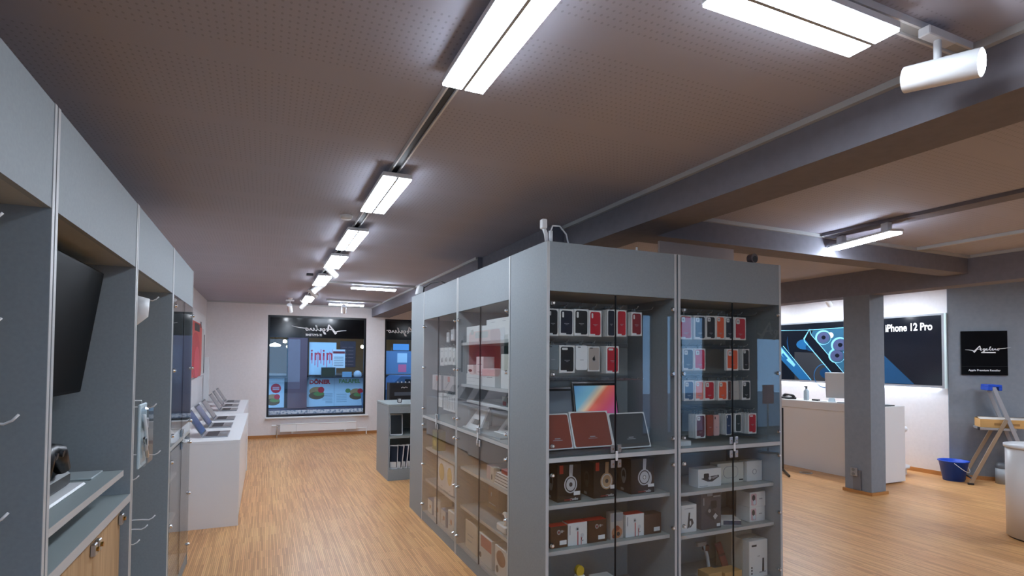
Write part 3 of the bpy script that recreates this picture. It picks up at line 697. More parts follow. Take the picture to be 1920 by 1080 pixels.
# radiator under the window
t = thing('radiator', 'long low white radiator under the large shop window', 'radiator', (1.01, FAR - .07, 0))
MB().box(-.725, .725, -.045, .02, .115, .262, None, .004).build('panel', WHITE, t)
MB().box(-.725, .725, -.05, .025, .255, .268, None, .002).build('top_grille', PAPER, t)
MB().box(-.43, -.424, -.047, -.045, .115, .262).build('seam', EDGE, t)
for x in (-.5, .5): MB().box(x - .012, x + .012, -.06, .05, .085, .115).build('bracket', WHITE, t)
v = MB().cyl((-.775, -.01, .0), (-.775, -.01, .25), .011, None, None, 12).cyl((-.775, -.01, .235), (-.725, -.01, .235), .010, None, None, 12).build('valve_pipe', CHROME, t)
MB().cyl((-.87, -.01, .24), (-.79, -.01, .24), .022, .018, None, 16).build('thermostat_knob', WHITE, v)
MB().cyl((.725, 0, .13), (.93, 0, .13), .009, None, None, 10).cyl((.93, 0, .14), (.93, 0, 0), .011, None, None, 10).build('pipe', WHITE, t)
# grey shelf unit with tablets
su = thing('shelf_unit', 'low grey open shelf unit with tablets, beyond the island', 'shelf unit', (1.45, 7.10, 0))
SW = .95
for x0, x1 in ((0, .02), (SW - .02, SW)): MB().box(x0, x1, 0, .80, 0, .945).build('side_panel', GREY, su)
MB().box(-.004, SW + .004, -.004, .80, .945, .97, None, .002).build('top_board', SHELF, su)
MB().box(.02, SW - .02, .78, .80, .0, .944).build('back_panel', GREYIN, su); MB().box(.02, SW - .02, .0, .02, .855, .944).build('top_fascia', GREY, su); MB().box(.02, SW - .02, 0, .02, 0, .14).build('plinth', GREY, su)
MB().box(.02, SW - .02, .02, .78, .12, .14).build('bottom_board', SHELF, su); MB().box(.02, SW - .02, .0, .78, .535, .565).build('shelf', SHELF, su)
def tablet(label, x, y, z, w, h, lean, rz=0, border=WHITE, face=BLACK, group='tablets in the low shelf unit', name='tablet', cat='tablet', th=.012):
    t = thing(name, label, cat, (x, y, z), rz, group); T = Matrix.Rotation(R(lean), 4, 'X')
    mb = MB(); mb.T = T; mb.rrect(0, h / 2, w, h, min(w, h) * .06, -th, 0, border); mb.build('body', None, t)
    mb = MB(); mb.T = T; mb.rrect(0, h / 2, w * .88, h * .9, min(w, h) * .04, -th - .0012, -th - .0001, face); mb.build('screen', None, t); return t
tablet('white framed tablet case standing alone on the upper shelf beyond the island', 1.57, 7.19, .5655, .16, .27, -8, R(-6))
for k, (x, c) in enumerate(((1.53, 'leftmost'), (1.60, 'second from left'), (1.66, 'third from left'), (1.72, 'fourth from left'), (1.80, 'fifth from left'))):
    t = tablet('white edged tablet folder, %s in the row on the lower shelf unit' % c, x, 7.10 + .04 + .02, .1405, .11, .30, -9, R(-38), WHITE, mat('folder_navy', (22, 32, 50), .35), group='tablet folders in a row')
    t.rotation_euler = (0, 0, R(-50 if k in (1, 2, 3) else -22))
    MB().box(-.04, .04, -.0150, -.0134, .02, .09).build('label', PAPER, t)
for lab, x, y in (('small white smart watch stand on the low grey shelf unit', 1.60, 7.16), ('second small dark watch stand on the low shelf unit, by the island edge', 1.77, 7.14)):
    t = thing('watch_stand', lab, 'watch stand', (x, y, .9705)); MB().box(-.028, .028, -.02, .03, 0, .012, None, .003).build('base', WHITE, t)
    MB().rrect(0, .045, .055, .06, .014, -.008, .006, DARK).build('case', None, t); MB().rrect(0, .045, .036, .042, .009, -.0095, -.0082, PAPER if x < 1.7 else BLACK).build('face', None, t)
am = thing('amplifier', 'black amplifier box on the sill of the second shop window', 'amplifier', (2.64, 11.55, 0))
MB().box(-.30, .30, -.16, .16, .52, 1.06, None, .01).build('cabinet', mat('amp_black', (22, 24, 28), .5), am)
MB().box(-.28, .28, -.1615, -.16, .55, .78).build('grille_cloth', BLACK, am); MB().box(-.2, .2, -.163, -.16, .80, .87).build('control_panel', mat('control_grey', (80, 90, 104), .4), am)
for k in range(4): MB().cyl((-.12 + k * .08, -.1, 1.06), (-.12 + k * .08, -.1, 1.085), .014, None, None, 12).build('knob', WHITE, am)
MB().text('amp', .0, .95, .07, -.1602, None, shear=.3) if False else None
MB().ribbon([(-.06, .955), (-.03, .975), (0, .955), (.03, .975), (.07, .96)], .012, -.1612, -.16).build('badge', WHITE, am)
for x in (-.2, .2): MB().box(x - .05, x + .05, -.1612, -.16, .965, 1.0).build('corner_badge', BLACK, am)
MB().box(-.28, .28, -.15, .15, 0, .52).build('stand', BLACK, am)
# ------------------------------------------------------------------ right-hand side of the shop
CNT = mat('counter_white', (224, 222, 220), .35)
ct = thing('service_counter', 'long white service counter behind the grey pillar', 'counter', (7.36, 6.6, 0))
MB().box(-.17, .229, -1.8995, 1.9, .0, .8755).build('body', CNT, ct); MB().box(-.196, .23, -1.8995, 1.9, .876, .985, None, .003).build('fascia', CNT, ct)
MB().box(-.21, .23, -2.1, -1.9, .02, .985, None, .002).build('end_panel', DESKW, ct)
t = thing('desk_phone', 'dark corded phone on the white counter by the island edge', 'phone', (7.33, 6.05, .9855), R(70))
MB().box(-.13, .13, -.07, .07, 0, .03, None, .008).build('base', BLACK, t); MB().tube([(-.14, -.02, .035), (-.10, -.02, .055), (0, -.02, .062), (.10, -.02, .055), (.14, -.02, .035)], [.022, .02, .014, .02, .022]).build('handset', BLACK, t)
t = thing('spray_bottle', 'clear spray bottle standing on the white counter', 'bottle', (7.35, 5.74, .9855))
MB().lathe([(0, 0), (.035, 0), (.037, .01), (.037, .13), (.016, .155), (.014, .165)]).build('body', mat('pale_bottle', (176, 190, 196), .2), t); MB().cyl((0, 0, .165), (0, 0, .195), .013).box(-.035, .012, -.009, .009, .19, .205).build('spray_head', DARK, t)
tag(MB().box(7.30, 7.36, 5.52, 5.62, .9855, 1.008, None, .006).build('card_reader', BLACK), 'small black card reader lying on the white counter', 'card reader')
tag(MB().box(7.28, 7.36, 5.36, 5.50, .9855, .992).build('notepad', PAPER), 'flat white notepad on the counter beside the card reader', 'notepad')
t = thing('business_card_holder', 'clear card holder on the counter left of the monitor', 'card holder', (7.34, 5.33, .9855)); mb = MB(); mb.add([(-.03, -.04, 0), (.03, -.04, 0), (.03, .04, 0), (-.03, .04, 0), (.0, -.04, .06), (.0, .04, .06)], [(0, 3, 2, 1), (0, 1, 4), (1, 2, 5, 4), (2, 3, 5), (3, 0, 4, 5)]); mb.build('stand', PB, t); MB().box(.028, .04, -.035, .035, 0, .004).build('lip', PB, t)
mo = thing('monitor', 'white backed monitor on the counter next to the pillar', 'monitor', (7.36, 5.12, .9855), R(-70))
mb = MB(); mb.T = Matrix.Rotation(R(6), 4, 'X'); mb.box(-.26, .26, -.015, .015, .06, .42, None, .008); mb.build('display_shell', mat('monitor_silver', (206, 208, 210), .4), mo)
MB().box(-.03, .03, .0, .03, .008, .2).build('neck', ALU, mo); MB().box(-.1, .1, -.08, .08, 0, .008).build('foot', ALU, mo)
tag(MB().box(7.24, 7.44, 4.53, 4.70, .9855, 1.0, None, .003).build('tablet', BLACK), 'flat black tablet lying on the counter end right of the pillar', 'tablet')
# back-lit picture
LB = thing('light_box', 'large back-lit dark phone picture on the right white wall', 'picture', (8.52, 6.9, 1.20), -math.pi / 2)
MB().box(-2.6, 2.4, -.05, -.024, 0, 1.03, None, .003).build('frame', mat('frame_alu', (150, 152, 156), .4), LB)
# local x = 6.9 - world y
mb = MB(); NV = mat('lb_navy', (6, 12, 22), .25, emit=.5); BL = mat('lb_blue', (10, 46, 78), .25, emit=.6); BL2 = mat('lb_bright_blue', (24, 78, 120), .25, emit=.6); PALE = mat('lb_pale', (112, 176, 204), .25, emit=.5); PHN = mat('lb_phone', (38, 78, 100), .25, emit=.5); GR = mat('lb_grey', (44, 46, 50), .25, emit=.3); LENS = mat('lb_lens', (62, 68, 98), .25, emit=.4)
mb.box(-2.57, 2.37, -.052, -.05, .035, 1.005, NV)
Yp = -.0522
def pp(pts, m, k=1): mb.poly(pts, Yp - .0006 * k, Yp, m)
pp([(-.25, .915), (.37, .893), (.37, .885), (-.25, .905)], PALE)
pp([(.06, .52), (.646, .495), (.70, .33), (.92, .04), (.06, .04)], GR)
mb.disc(.27, .65, .17, .09, Yp - .0010, Yp, BL2); mb.disc(.40, .60, .12, .07, Yp - .0012, Yp, BL)
mb.ring(.63, .12, .20, .188, Yp - .0012, Yp, BL2, 28); mb.disc(.70, .17, .16, .10, Yp - .0011, Yp, BL)
mb.ribbon([(-.075, .80), (-.085, .70), (-.07, .60), (-.04, .50)], [.004, .02, .024, .006], Yp - .0012, Yp, BL)
pp([(-.25, .66), (-.18, .60), (.382, .04), (.16, .04), (-.25, .42)], BL2, 3)
pp([(-.25, .64), (-.20, .59), (.08, .30), (.05, .26), (-.25, .50)], PALE, 4)
mb.ribbon([(-.17, .63), (.382, .04)], .010, Yp - .0032, Yp, PALE)
mb.ribbon([(-.187, .49), (-.09, .395)], .045, Yp - .0036, Yp, BL2)
# the big phone, running on behind the pillar
pp([(.248, .76), (.262, .73), (.36, .896), (.35, .90)], PALE, 4)
pp([(.39, .811), (.42, .875), (.987, .899), (1.36, .9), (1.36, .04), (1.10, .04)], PHN, 3)
pp([(.265, .74), (.345, .885), (.38, .81), (.90, .21), (.83, .10)], NV, 4)
mb.ribbon([(.248, .76), (.262, .705), (.832, .085)], .012, Yp - .0040, Yp, PALE)
mb.ribbon([(.36, .895), (.39, .811), (.95, .19), (1.08, .04)], .008, Yp - .0044, Yp, PALE)
mb.ribbon([(.345, .897), (.42, .893), (.987, .903)], .010, Yp - .0044, Yp, PALE)
pp([(1.40, .64), (1.596, .455), (2.016, .04), (1.34, .04)], mat('lb_deep_blue', (18, 58, 92), .25, emit=.4), 5)
for cx, cz, r in ((.61, .757, .125), (.90, .625, .13), (.846, .455, .125)):
    mb.disc(cx, cz, r * 1.16, r * .98, Yp - .0046, Yp, PALE); mb.disc(cx + .012, cz - .008, r * 1.0, r * .84, Yp - .0050, Yp, mat('lb_ring', (40, 70, 90), .25, emit=.6)); mb.disc(cx, cz, r * .86, r * .70, Yp - .0054, Yp, LENS); mb.disc(cx + .01, cz, r * .3, r * .26, Yp - .0058, Yp, NV)
mb.disc(.742, .788, .05, .045, Yp - .0048, Yp, mat('lb_flash', (225, 240, 240), .25, emit=1))
mb.T = Matrix.Translation((2.262, 0, 0)) @ Matrix.Diagonal((.74, 1, 1, 1)); mb.text('iPhone 12 Pro', 0, .852, .15, Yp - .0045, mat('lb_white', (240, 242, 245), .4, emit=.9), bold=.0035, align='RIGHT'); mb.T = Matrix.Identity(4)
mb.build('print', None, LB)
MB().box(-2.5, 2.3, -.0235, -.0005, .03, 1.0).build('back_box', WHITE, LB); MB().box(-2.5, 2.3, -.022, -.004, .016, .0295).build('led_strip', emitter('led_cool', (214, 234, 255), 60), LB)
MB().box(2.4005, 2.425, -.05, -.024, .0, 1.03).build('side_edge', mat('frame_pale', (206, 222, 222), .3), LB)
# black picture with the shop's script on the diagonal wall
nrm = Vector((-.769, -.639)); ang = math.atan2(-.769, .639)
sg = thing('wall_sign', 'square black sign with white script on the diagonal grey wall', 'sign', (8.744 - .769 * .002, 4.18 - .639 * .002, 1.39), ang)
MB().box(-.243, .243, -.03, 0, 0, .585, None, .002).build('panel', INK, sg)
mb = MB(); script_logo(mb, -.085, .315, .034, -.0302, SIGNW); mb.box(-.03, .12, -.0312, -.0302, .292, .306, SIGNW); mb.text('Apple Premium Reseller', 0, .062, .034, -.0306, SIGNW, bold=.0006); mb.box(-.243, .243, -.0306, -.0302, .112, .114, DARK)
mb.build('lettering', None, sg)
# step ladder in front of the diagonal wall (local x along the wall, local -y into the room)
BLUE = mat('blue_plastic', (20, 70, 180), .4); ALL = mat('ladder_aluminium', (176, 176, 178), .38, .7)
ld = thing('step_ladder', 'aluminium step ladder with blue handle by the diagonal wall', 'ladder', (8.55, 3.97, 0), ang)
def bar(p, q, a, b): 
    d = (Vector(q) - Vector(p)); mb = MB(); L_ = d.length; mb.T = Matrix.Translation(p) @ d.to_track_quat('Z', 'X').to_matrix().to_4x4(); mb.box(-a, a, -b, b, 0, L_, None, .003); return mb
for y in (-.16, .17):
    f_ = bar((.36, y, .02), (-.05, y * .8, 1.26), .022, .011); f_.build('front_rail', ALL, ld)
    r_ = bar((-.30, y * 1.1, .02), (.07, y * .9, .84), .02, .010).build('rear_leg', mat('ladder_bronze', (168, 150, 128), .4, .6), ld)
    MB().box(-.335, -.27, y * 1.1 - .018, y * 1.1 + .018, 0, .025, None, .004).build('rubber_foot', BLACK, ld); MB().box(.335, .39, y - .018, y + .018, 0, .025, None, .004).build('rubber_foot', BLACK, ld)
bar((-.27, -.165, .07), (-.27, .18, .07), .012, .008).build('cross_brace', ALL, ld)
for k in range(1, 3): z = .24 * k; x = .36 - .41 * z / 1.24; MB().box(x - .05, x + .05, -.145, .155, z, z + .025, None, .003).build('step', ALL, ld)
MB().box(-.19, .17, -.135, .15, .70, .73, None, .004).build('platform', ALL, ld)
MB().box(-.205, -.19, -.135, -.08, .695, .735, None, .004).build('platform_cap', BLACK, ld)
mb = MB(); mb.box(-.105, .035, -.15, .155, 1.245, 1.275, None, .008); mb.box(-.105, -.06, -.15, .155, 1.20, 1.25, None, .006); mb.box(.0, .035, -.15, .155, 1.20, 1.25, None, .006); mb.build('handle', BLUE, ld)
KRAFT = mat('kraft_card', (196, 152, 92), .7)
bx = thing('cardboard_box', 'open cardboard box lying on the ladder platform', 'box', (8.60, 3.93, .7305), ang)
MB().box(-.24, .26, -.11, .13, 0, .105, None, .002).build('tray', KRAFT, bx)
MB().add([(-.24, -.11, .1055), (.26, -.11, .1055), (.26, .02, .125), (-.24, .02, .125)], [(0, 1, 2, 3)]).add([(-.24, .13, .1055), (.26, .13, .1055), (.26, .03, .13), (-.24, .03, .13)], [(3, 2, 1, 0)]).build('flap', mat('pale_card', (214, 206, 196), .6), bx)
for x in (-.1, .05): MB().box(x, x + .1, -.1112, -.11, .03, .06).build('printed_mark', mat('kraft_dark', (150, 110, 60), .7), bx)
bk = thing('bucket', 'blue plastic bucket on the floor behind the ladder feet', 'bucket', (8.343, 4.344, 0))
o = MB().lathe([(0, .004), (.115, 0), (.16, .25), (.172, .25), (.172, .262), (.155, .262), (.11, .012), (0, .012)], (0, 0, 0), None, 28); o.build('shell', BLUE, bk)
MB().tube([(.168 * math.cos(a_), .168 * math.sin(a_), .245 - .12 * math.sin(math.pi * k / 10)) for k, a_ in ((k, R(-150 + 14 * k)) for k in range(11))], .004).build('handle', WHITE, bk)
tb = thing('pedal_bin', 'small steel bin standing by the diagonal wall behind the ladder', 'bin', (8.70, 3.97, 0))
MB().lathe([(0, 0), (.075, 0), (.075, .2), (0, .2)], (0, 0, 0), None, 24).build('body', mat('bin_body', (150, 156, 160), .4), tb); MB().lathe([(.078, .2), (.078, .235), (.05, .265), (0, .272)], (0, 0, 0), None, 24).build('lid', mat('bin_lid', (90, 92, 96), .35), tb)
cy = thing('round_pedestal', 'white round pedestal cut off by the right edge', 'pedestal', (6.27, 2.57, 0))
MB().lathe([(0, .015), (.25, .015), (.25, .80), (0, .80)], (0, 0, 0), None, 64).build('column', CNT, cy); MB().lathe([(0, 0), (.235, 0), (.235, .015), (0, .015)], (0, 0, 0), None, 48).build('base', DARK, cy); MB().lathe([(0, .80), (.262, .80), (.262, .825), (0, .825)], (0, 0, 0), None, 64).build('top_plate', DESKW, cy)
# power outlet on the pillar, floor socket, stool parts
po = thing('power_outlet', 'grey outlet box with cable duct low on the pillar', 'outlet', (6.45, 4.367, 0), -math.pi / 2)
MB().box(-.045, .05, -.02, -.0005, .036, .27, None, .003).build('cable_duct', mat('duct_grey', (112, 112, 116), .5), po); sk = MB().box(-.06, .02, -.045, -.0205, .20, .30, None, .006).build('socket_box', mat('socket_grey', (150, 148, 146), .5), po)
for z in (.225, .275): MB().cyl((-.02, -.0452, z), (-.02, -.05, z), .018, None, None, 16).build('socket', mat('socket_face', (120, 118, 116), .4), sk)
fs = thing('floor_socket', 'round metal socket plate in the floor before the counter', 'floor socket', (6.92, 5.42, 0)); MB().cyl((0, 0, .0005), (0, 0, .006), .085, None, None, 28).build('rim', STEEL, fs); MB().cyl((0, 0, .006), (0, 0, .008), .062, None, None, 28).build('cover', mat('floor_cover', (150, 120, 90), .5), fs)
tr = thing('stand_base', 'black leg of a display stand on the floor by the island', 'stand', (6.62, 5.52, 0)); bar((-.18, .22, .02), (.0, 0, .035), .016, .010).build('leg', BLACK, tr); bar((.0, 0, .035), (-.21, -.28, .012), .018, .010).build('leg', BLACK, tr); MB().cyl((0, 0, .03), (0, 0, .9), .012, None, None, 12).build('pole', BLACK, tr)
tr.location = (6.66, 5.58, 0)
st = thing('stool', 'white stool half hidden by the counter end', 'stool', (8.02, 4.95, 0)); MB().lathe([(0, .10), (.22, .10), (.22, .13), (0, .13)], (0, 0, 0), None, 32).build('foot_plate', WHITE, st); MB().cyl((0, 0, .13), (0, 0, .60), .03).build('column', ALU, st); MB().lathe([(0, .60), (.19, .60), (.2, .63), (.19, .66), (0, .67)], (0, 0, 0), None, 32).build('seat', WHITE, st)
for k in range(4): a_ = R(45 + 90 * k); MB().cyl((.17 * math.cos(a_), .17 * math.sin(a_), .0), (.17 * math.cos(a_), .17 * math.sin(a_), .10), .02, None, None, 12).build('castor', WHITE, st)
# things lying on top of the island
cb = thing('power_plug', 'white plug and cable standing up on the island near corner', 'plug', (1.435, 2.75, CH + .0005)); mb = MB(); mb.tube([(0, 0, .0), (-.005, 0, .05), (-.02, 0, .085)], [.010, .012, .012]); mb.box(-.035, -.005, -.02, .02, .075, .13, None, .005); mb.build('plug_body', WHITE, cb); MB().tube([(.03, .005, 0), (.028, .005, .07)], [.011, .012]).build('connector', WHITE, cb)
MB().tube([(.028, .005, .068), (.05, .02, .105), (.1, .03, .11), (.16, .06, .075), (.2, .10, .02), (.24, .14, .004)], .0045).build('cable', WHITE, cb)
cb = thing('power_plug', 'white socket strip with a black cable on the far island top', 'plug', (1.44, 5.62, CH + .0005)); mb = MB(); mb.T = Matrix.Rotation(R(14), 4, 'Y'); mb.box(-.03, .03, -.05, .05, .004, .10, None, .008); mb.build('socket_strip', WHITE, cb); MB().box(.032, .05, -.05, .05, .0, .09, None, .004).build('clip', BLACK, cb); MB().tube([(.04, 0, .07), (.08, -.2, .11), (.09, -.5, .09), (.1, -.75, .02)], .006).build('cable', BLACK, cb)
tag(MB().box(2.49, 3.18, 3.08, 3.098, CH + .0005, CH + .175, None, .001).build('board', mat('beige_board', (168, 150, 142), .6)), 'beige board standing upright on top of the island', 'board')
tag(MB().tube([(2.11, 2.83, CH + .0005), (2.112, 2.83, CH + .05)], [.007, .006], None, 8).build('cable_end', WHITE), 'short white cable end sticking up from the island top', 'cable')
wc = thing('camera', 'small dark round camera standing on the island top right', 'camera', (3.05, 2.76, CH + .0005)); MB().box(-.045, .045, -.02, .03, 0, .008, None, .002).build('foot', BLACK, wc); MB().cyl((-.022, -.01, .042), (-.022, .03, .042), .032, None, None, 20).build('housing', mat('camera_grey', (96, 84, 84), .4), wc); MB().cyl((-.018, -.0112, .036), (-.018, -.0102, .036), .022, None, None, 20).build('lens', BLACK, wc)
# wall cabinet contents
tv = thing('monitor', 'black wall screen hanging tilted inside the second wall cabinet', 'screen', (-.67, 2.30, 1.41), math.pi / 2)
T = Matrix.Rotation(R(-8), 4, 'X').inverted()
mb = MB(); mb.T = T; mb.box(-.42, .42, 0, .04, 0, .485, None, .004); mb.build('shell', mat('shell_black', (10, 10, 11), .5, spec=.2), tv); mb = MB(); mb.T = T; mb.box(-.41, .41, -.0015, -.0001, .012, .473); mb.build('screen_glass', mat('screen_black', (4, 4, 5), .5, spec=.15), tv)
MB().box(-.08, .08, .05, .31, .16, .34, None, .004).build('wall_bracket', DARK, tv)
pl = thing('display_plate', 'white rounded plate on the shelf under the black screen', 'plate', (-.62, 2.15, 1.0985), math.pi / 2); MB().box(-.30, .26, -.05, .16, 0, .012, None, .006).build('plate', WHITE, pl)
gp = thing('charging_station', 'black charging station standing on the white plate', 'charging station', (-.62, 2.18, 1.111), math.pi / 2); MB().box(-.14, .18, -.02, .10, 0, .055, None, .012).build('base', BLACK, gp); MB().box(-.10, .10, .06, .09, .05, .15, None, .008).build('back_rest', BLACK, gp)
gc = thing('game_controller', 'black game controller leaning on the charging station', 'controller', (-.60, 2.17, 1.1665), math.pi / 2); mb = MB(); mb.tube([(-.09, .0, .02), (-.055, .01, .075), (-.02, .015, .085), (.02, .015, .085), (.055, .01, .075), (.095, .0, .015)], [.022, .032, .026, .026, .034, .022], None, 12); mb.build('grip', BLACK, gc); MB().cyl((-.03, -.02, .075), (-.03, -.004, .078), .011, None, None, 14).cyl((.03, -.02, .075), (.03, -.004, .078), .011, None, None, 14).build('thumb_stick', DARK, gc)
tag(MB().box(-.72, -.575, 2.50, 2.655, 1.0985, 1.106, None, .002).build('acrylic_sheet', mat('pale_acrylic', (176, 186, 188), .15)), 'pale clear sheet lying on the shelf behind the charging station', 'sheet')
hp = thing('hanging_bag', 'white moulded holder hanging high in the third wall cabinet', 'holder', (-.56, 3.12, 1.69), math.pi / 2)
MB().tube([(0, .05, .0), (0, .03, .03), (0, .0, .075), (0, -.005, .11), (0, .04, .135)], [.02, .035, .05, .055, .03], None, 14).build('shell', WHITE, hp); MB().box(-.03, .03, .05, .42, .10, .135, None, .004).build('arm', WHITE, hp)
pk = thing('hanging_package', 'clear package with white cable hanging in the third wall cabinet', 'package', (-.525, 3.12, 1.01), math.pi / 2)
MB().box(-.06, .10, 0, .012, .02, .32, None, .004).build('card', PB, pk); MB().box(-.055, .095, -.03, -.0005, .03, .31, None, .012).build('blister', glass('clear_blister', .08, .5), pk)
MB().tube([(-.03, -.01, .27), (0, -.014, .2), (.03, -.014, .12), (.0, -.014, .1), (-.02, -.014, .16), (.05, -.014, .06)], .008).build('cable', WHITE, pk); MB().box(.0, .05, -.018, -.004, .20, .25, None, .004).build('adapter', mat('adapter_grey', (150, 152, 156), .4), pk)
MB().tube([(0, .006, .318), (0, .006, .335), (0, .452, .345)], .003).build('hanger', WHITE, pk)
for lab, y, a_, z in (('white sloped card stand in the far glazed wall cabinet, front one', 4.2, 0, .0), ('white sloped card stand in the far glazed wall cabinet, rear one', 4.5, 0, 0)):
    o = MB(); o.add([(-.11, 0, 0), (.11, 0, 0), (.11, .14, .0), (-.11, .14, 0), (-.11, .12, .13), (.11, .12, .13), (-.11, .14, .13), (.11, .14, .13)], [(0, 3, 2, 1), (0, 1, 5, 4), (4, 5, 7, 6), (3, 6, 7, 2), (0, 4, 6, 3), (1, 2, 7, 5)])
    t = thing('card_stand', lab, 'stand', (-.58, y, 1.0105), math.pi / 2, 'sloped white card stands'); o.build('panel', WHITE, t); MB().box(-.11, .11, -.02, -.0005, 0, .012).build('front_lip', WHITE, t)
t = thing('info_stand', 'red information board on a pole, mirrored in the right front glass', 'sign stand', (7.88, -1.5, 0)); MB().lathe([(0, 0), (.16, 0), (.16, .015), (0, .02)], (0, 0, 0), None, 28).build('base', STEEL, t); MB().cyl((0, 0, .02), (0, 0, .84), .014).build('pole', STEEL, t); MB().box(-.13, .13, .0, .02, .83, 1.15, None, .003).build('board', mat('board_red', (150, 40, 40), .5), t)
# ------------------------------------------------------------------ goods in the glazed cabinets
CASEC = dict(black=(20, 22, 26), night=(16, 20, 24), navy=(18, 24, 44), blue=(20, 52, 92), red=(186, 22, 42), dred=(136, 22, 34), orange=(224, 88, 34), salmon=(232, 124, 92), pink=(206, 38, 74),
             brown=(86, 44, 40), plum=(110, 66, 78), rose=(206, 168, 164), teal=(22, 44, 56), green=(30, 46, 46), rust=(150, 66, 48))
def cm(c): return mat('case_' + c, CASEC[c], .45)
MARK = mat('print_pale_grey', (150, 152, 156), .5); TAB = mat('tab_clear', (84, 88, 90), .4)
def put(o, label, cat, loc, rz, group): o.location = loc; o.rotation_euler = (0, 0, rz); return tag(o, label, cat, group)
def case_box(label, x0, x1, z0, z1, c, cam='12', yf=2.80, d=.022, n=1, name='phone_case_box', cat='phone case box', rz=0.0, group='phone case boxes on hooks', behind=None):
    w, h = x1 - x0, z1 - z0
    mb = MB().box(-w / 2, w / 2, -d / 2, d / 2, 0, h, PAPER, .0015)
    y = -d / 2; b = min(.009, w * .11)
    mb.rrect(0, h / 2, w - 2 * b, h - 2 * b, min(.012, w * .16), y - .0010, y, cm(c))
    if cam == '12': mb.rrect(-w / 2 + b + w * .19, h - b - w * .20, w * .30, w * .32, .006, y - .0016, y - .0009, PAPER); mb.disc(-w / 2 + b + w * .19, h - b - w * .20, w * .07, w * .07, y - .0020, y - .0015, MARK, 10)
    elif cam == 'x': mb.rrect(-w / 2 + b + w * .15, h - b - w * .26, w * .13, w * .34, .005, y - .0016, y - .0009, PAPER)
    elif cam == 'bar': mb.rrect(-w / 2 + b + w * .26, h - b - w * .12, w * .36, w * .12, .004, y - .0016, y - .0009, PAPER)
    mb.box(-w * .17, w * .17, y - .0014, y - .0009, h * .45 if cam != '12' else h * .26, h * .45 + .003 if cam != '12' else h * .26 + .003, MARK)
    mb.box(-w * .08, w * .08, y - .0014, y - .0009, h * .41 if cam != '12' else h * .22, h * .41 + .002 if cam != '12' else h * .22 + .002, MARK)
    t = thing(name, label, cat, ((x0 + x1) / 2, yf + d / 2, z0), rz, group)
    mb.build('carton', None, t)
    MB().box(-.006, .006, d / 2 - .0015, d / 2 - .0003, h - .004, h + .024).build('hang_tab', TAB, t)
    if w > .07: MB().box(-w / 2 + .004, -w / 2 + .004 + w * .42, y - .0022, y - .0012, .004, .016).build('price_sticker', WHITE, t)
    for k in range(1, n): dup(t, (t.location.x, t.location.y + k * (d + .0012), t.location.z), None, '%s%s' % ({1: 'box behind ', 2: 'third box behind ', 3: 'rearmost box behind '}[k], behind or label))
    return t
def rail(label, x0, x1, z, hooks, ytip=2.784):
    t = thing('hook_rail', label, 'hook rail', ((x0 + x1) / 2, 3.182, z), 0, 'hook rails in the front cabinets')
    cx = (x0 + x1) / 2
    MB().box(x0 - cx, x1 - cx, -.016, -.0005, -.014, .014, None, .002).build('rail', STEEL, t)
    for x in hooks: MB().tube([(x - cx, -.016, .004), (x - cx, ytip - 3.182 + .03, -.002), (x - cx, ytip - 3.182 + .012, 0), (x - cx, ytip - 3.182, .012)], .0022, None, 6).build('hook', STEEL, t)
    return t
def mids(L): return [(a + b) / 2 for a, b in L]
# left front cabinet, two hook rows
r1 = [(1.467, 1.542, 1.689, 1.846, 'night', 'x', 1, 'leftmost'), (1.547, 1.641, 1.691, 1.847, 'navy', 'x', 1, 'second from left'), (1.644, 1.743, 1.693, 1.851, 'black', 'x', 1, 'third from left'), (1.746, 1.834, 1.691, 1.847, 'red', 'x', 1, 'fourth from left'),
      (1.874, 1.93, 1.694, 1.857, 'navy', 'none', 3, 'fifth from left'), (1.941, 2.014, 1.696, 1.858, 'red', 'none', 2, 'sixth from left'), (2.048, 2.129, 1.703, 1.849, 'dred', 'x', 2, 'rightmost')]
CN = dict(night='blackish', navy='navy', black='black', red='red', dred='dark red', orange='orange', salmon='salmon', pink='pink red', brown='dark brown', plum='plum', blue='blue', rose='pale rose', teal='dark teal', green='dark green', rust='rust brown')
for x0, x1, z0, z1, c, cam_, n_, w_ in r1: case_box('%s phone case box, %s in the top row, left front cabinet' % (CN[c], w_), x0, x1, z0, z1, c, cam_, n=n_, behind='%s box, %s in that top left row' % (CN[c], w_))
rail('steel hook rail over the top row of the left front cabinet', 1.44, 2.29, 1.872, mids([q[:2] for q in r1]) + [2.20])
r2 = [(1.547, 1.65, 1.476, 1.637, 'black', 'bar', 1, 'second from left'), (1.866, 1.959, 1.473, 1.637, 'red', 'bar', 3, 'rightmost')]
for x0, x1, z0, z1, c, cam_, n_, w_ in r2: case_box('%s phone case box, %s in the second row, left front cabinet' % (CN[c], w_), x0, x1, z0, z1, c, cam_, n=n_, behind='%s box, %s in that second left row' % (CN[c], w_))
CLEAR = mat('case_clear_grey', (120, 130, 136), .2); BEIGE = mat('case_beige', (172, 160, 152), .5)
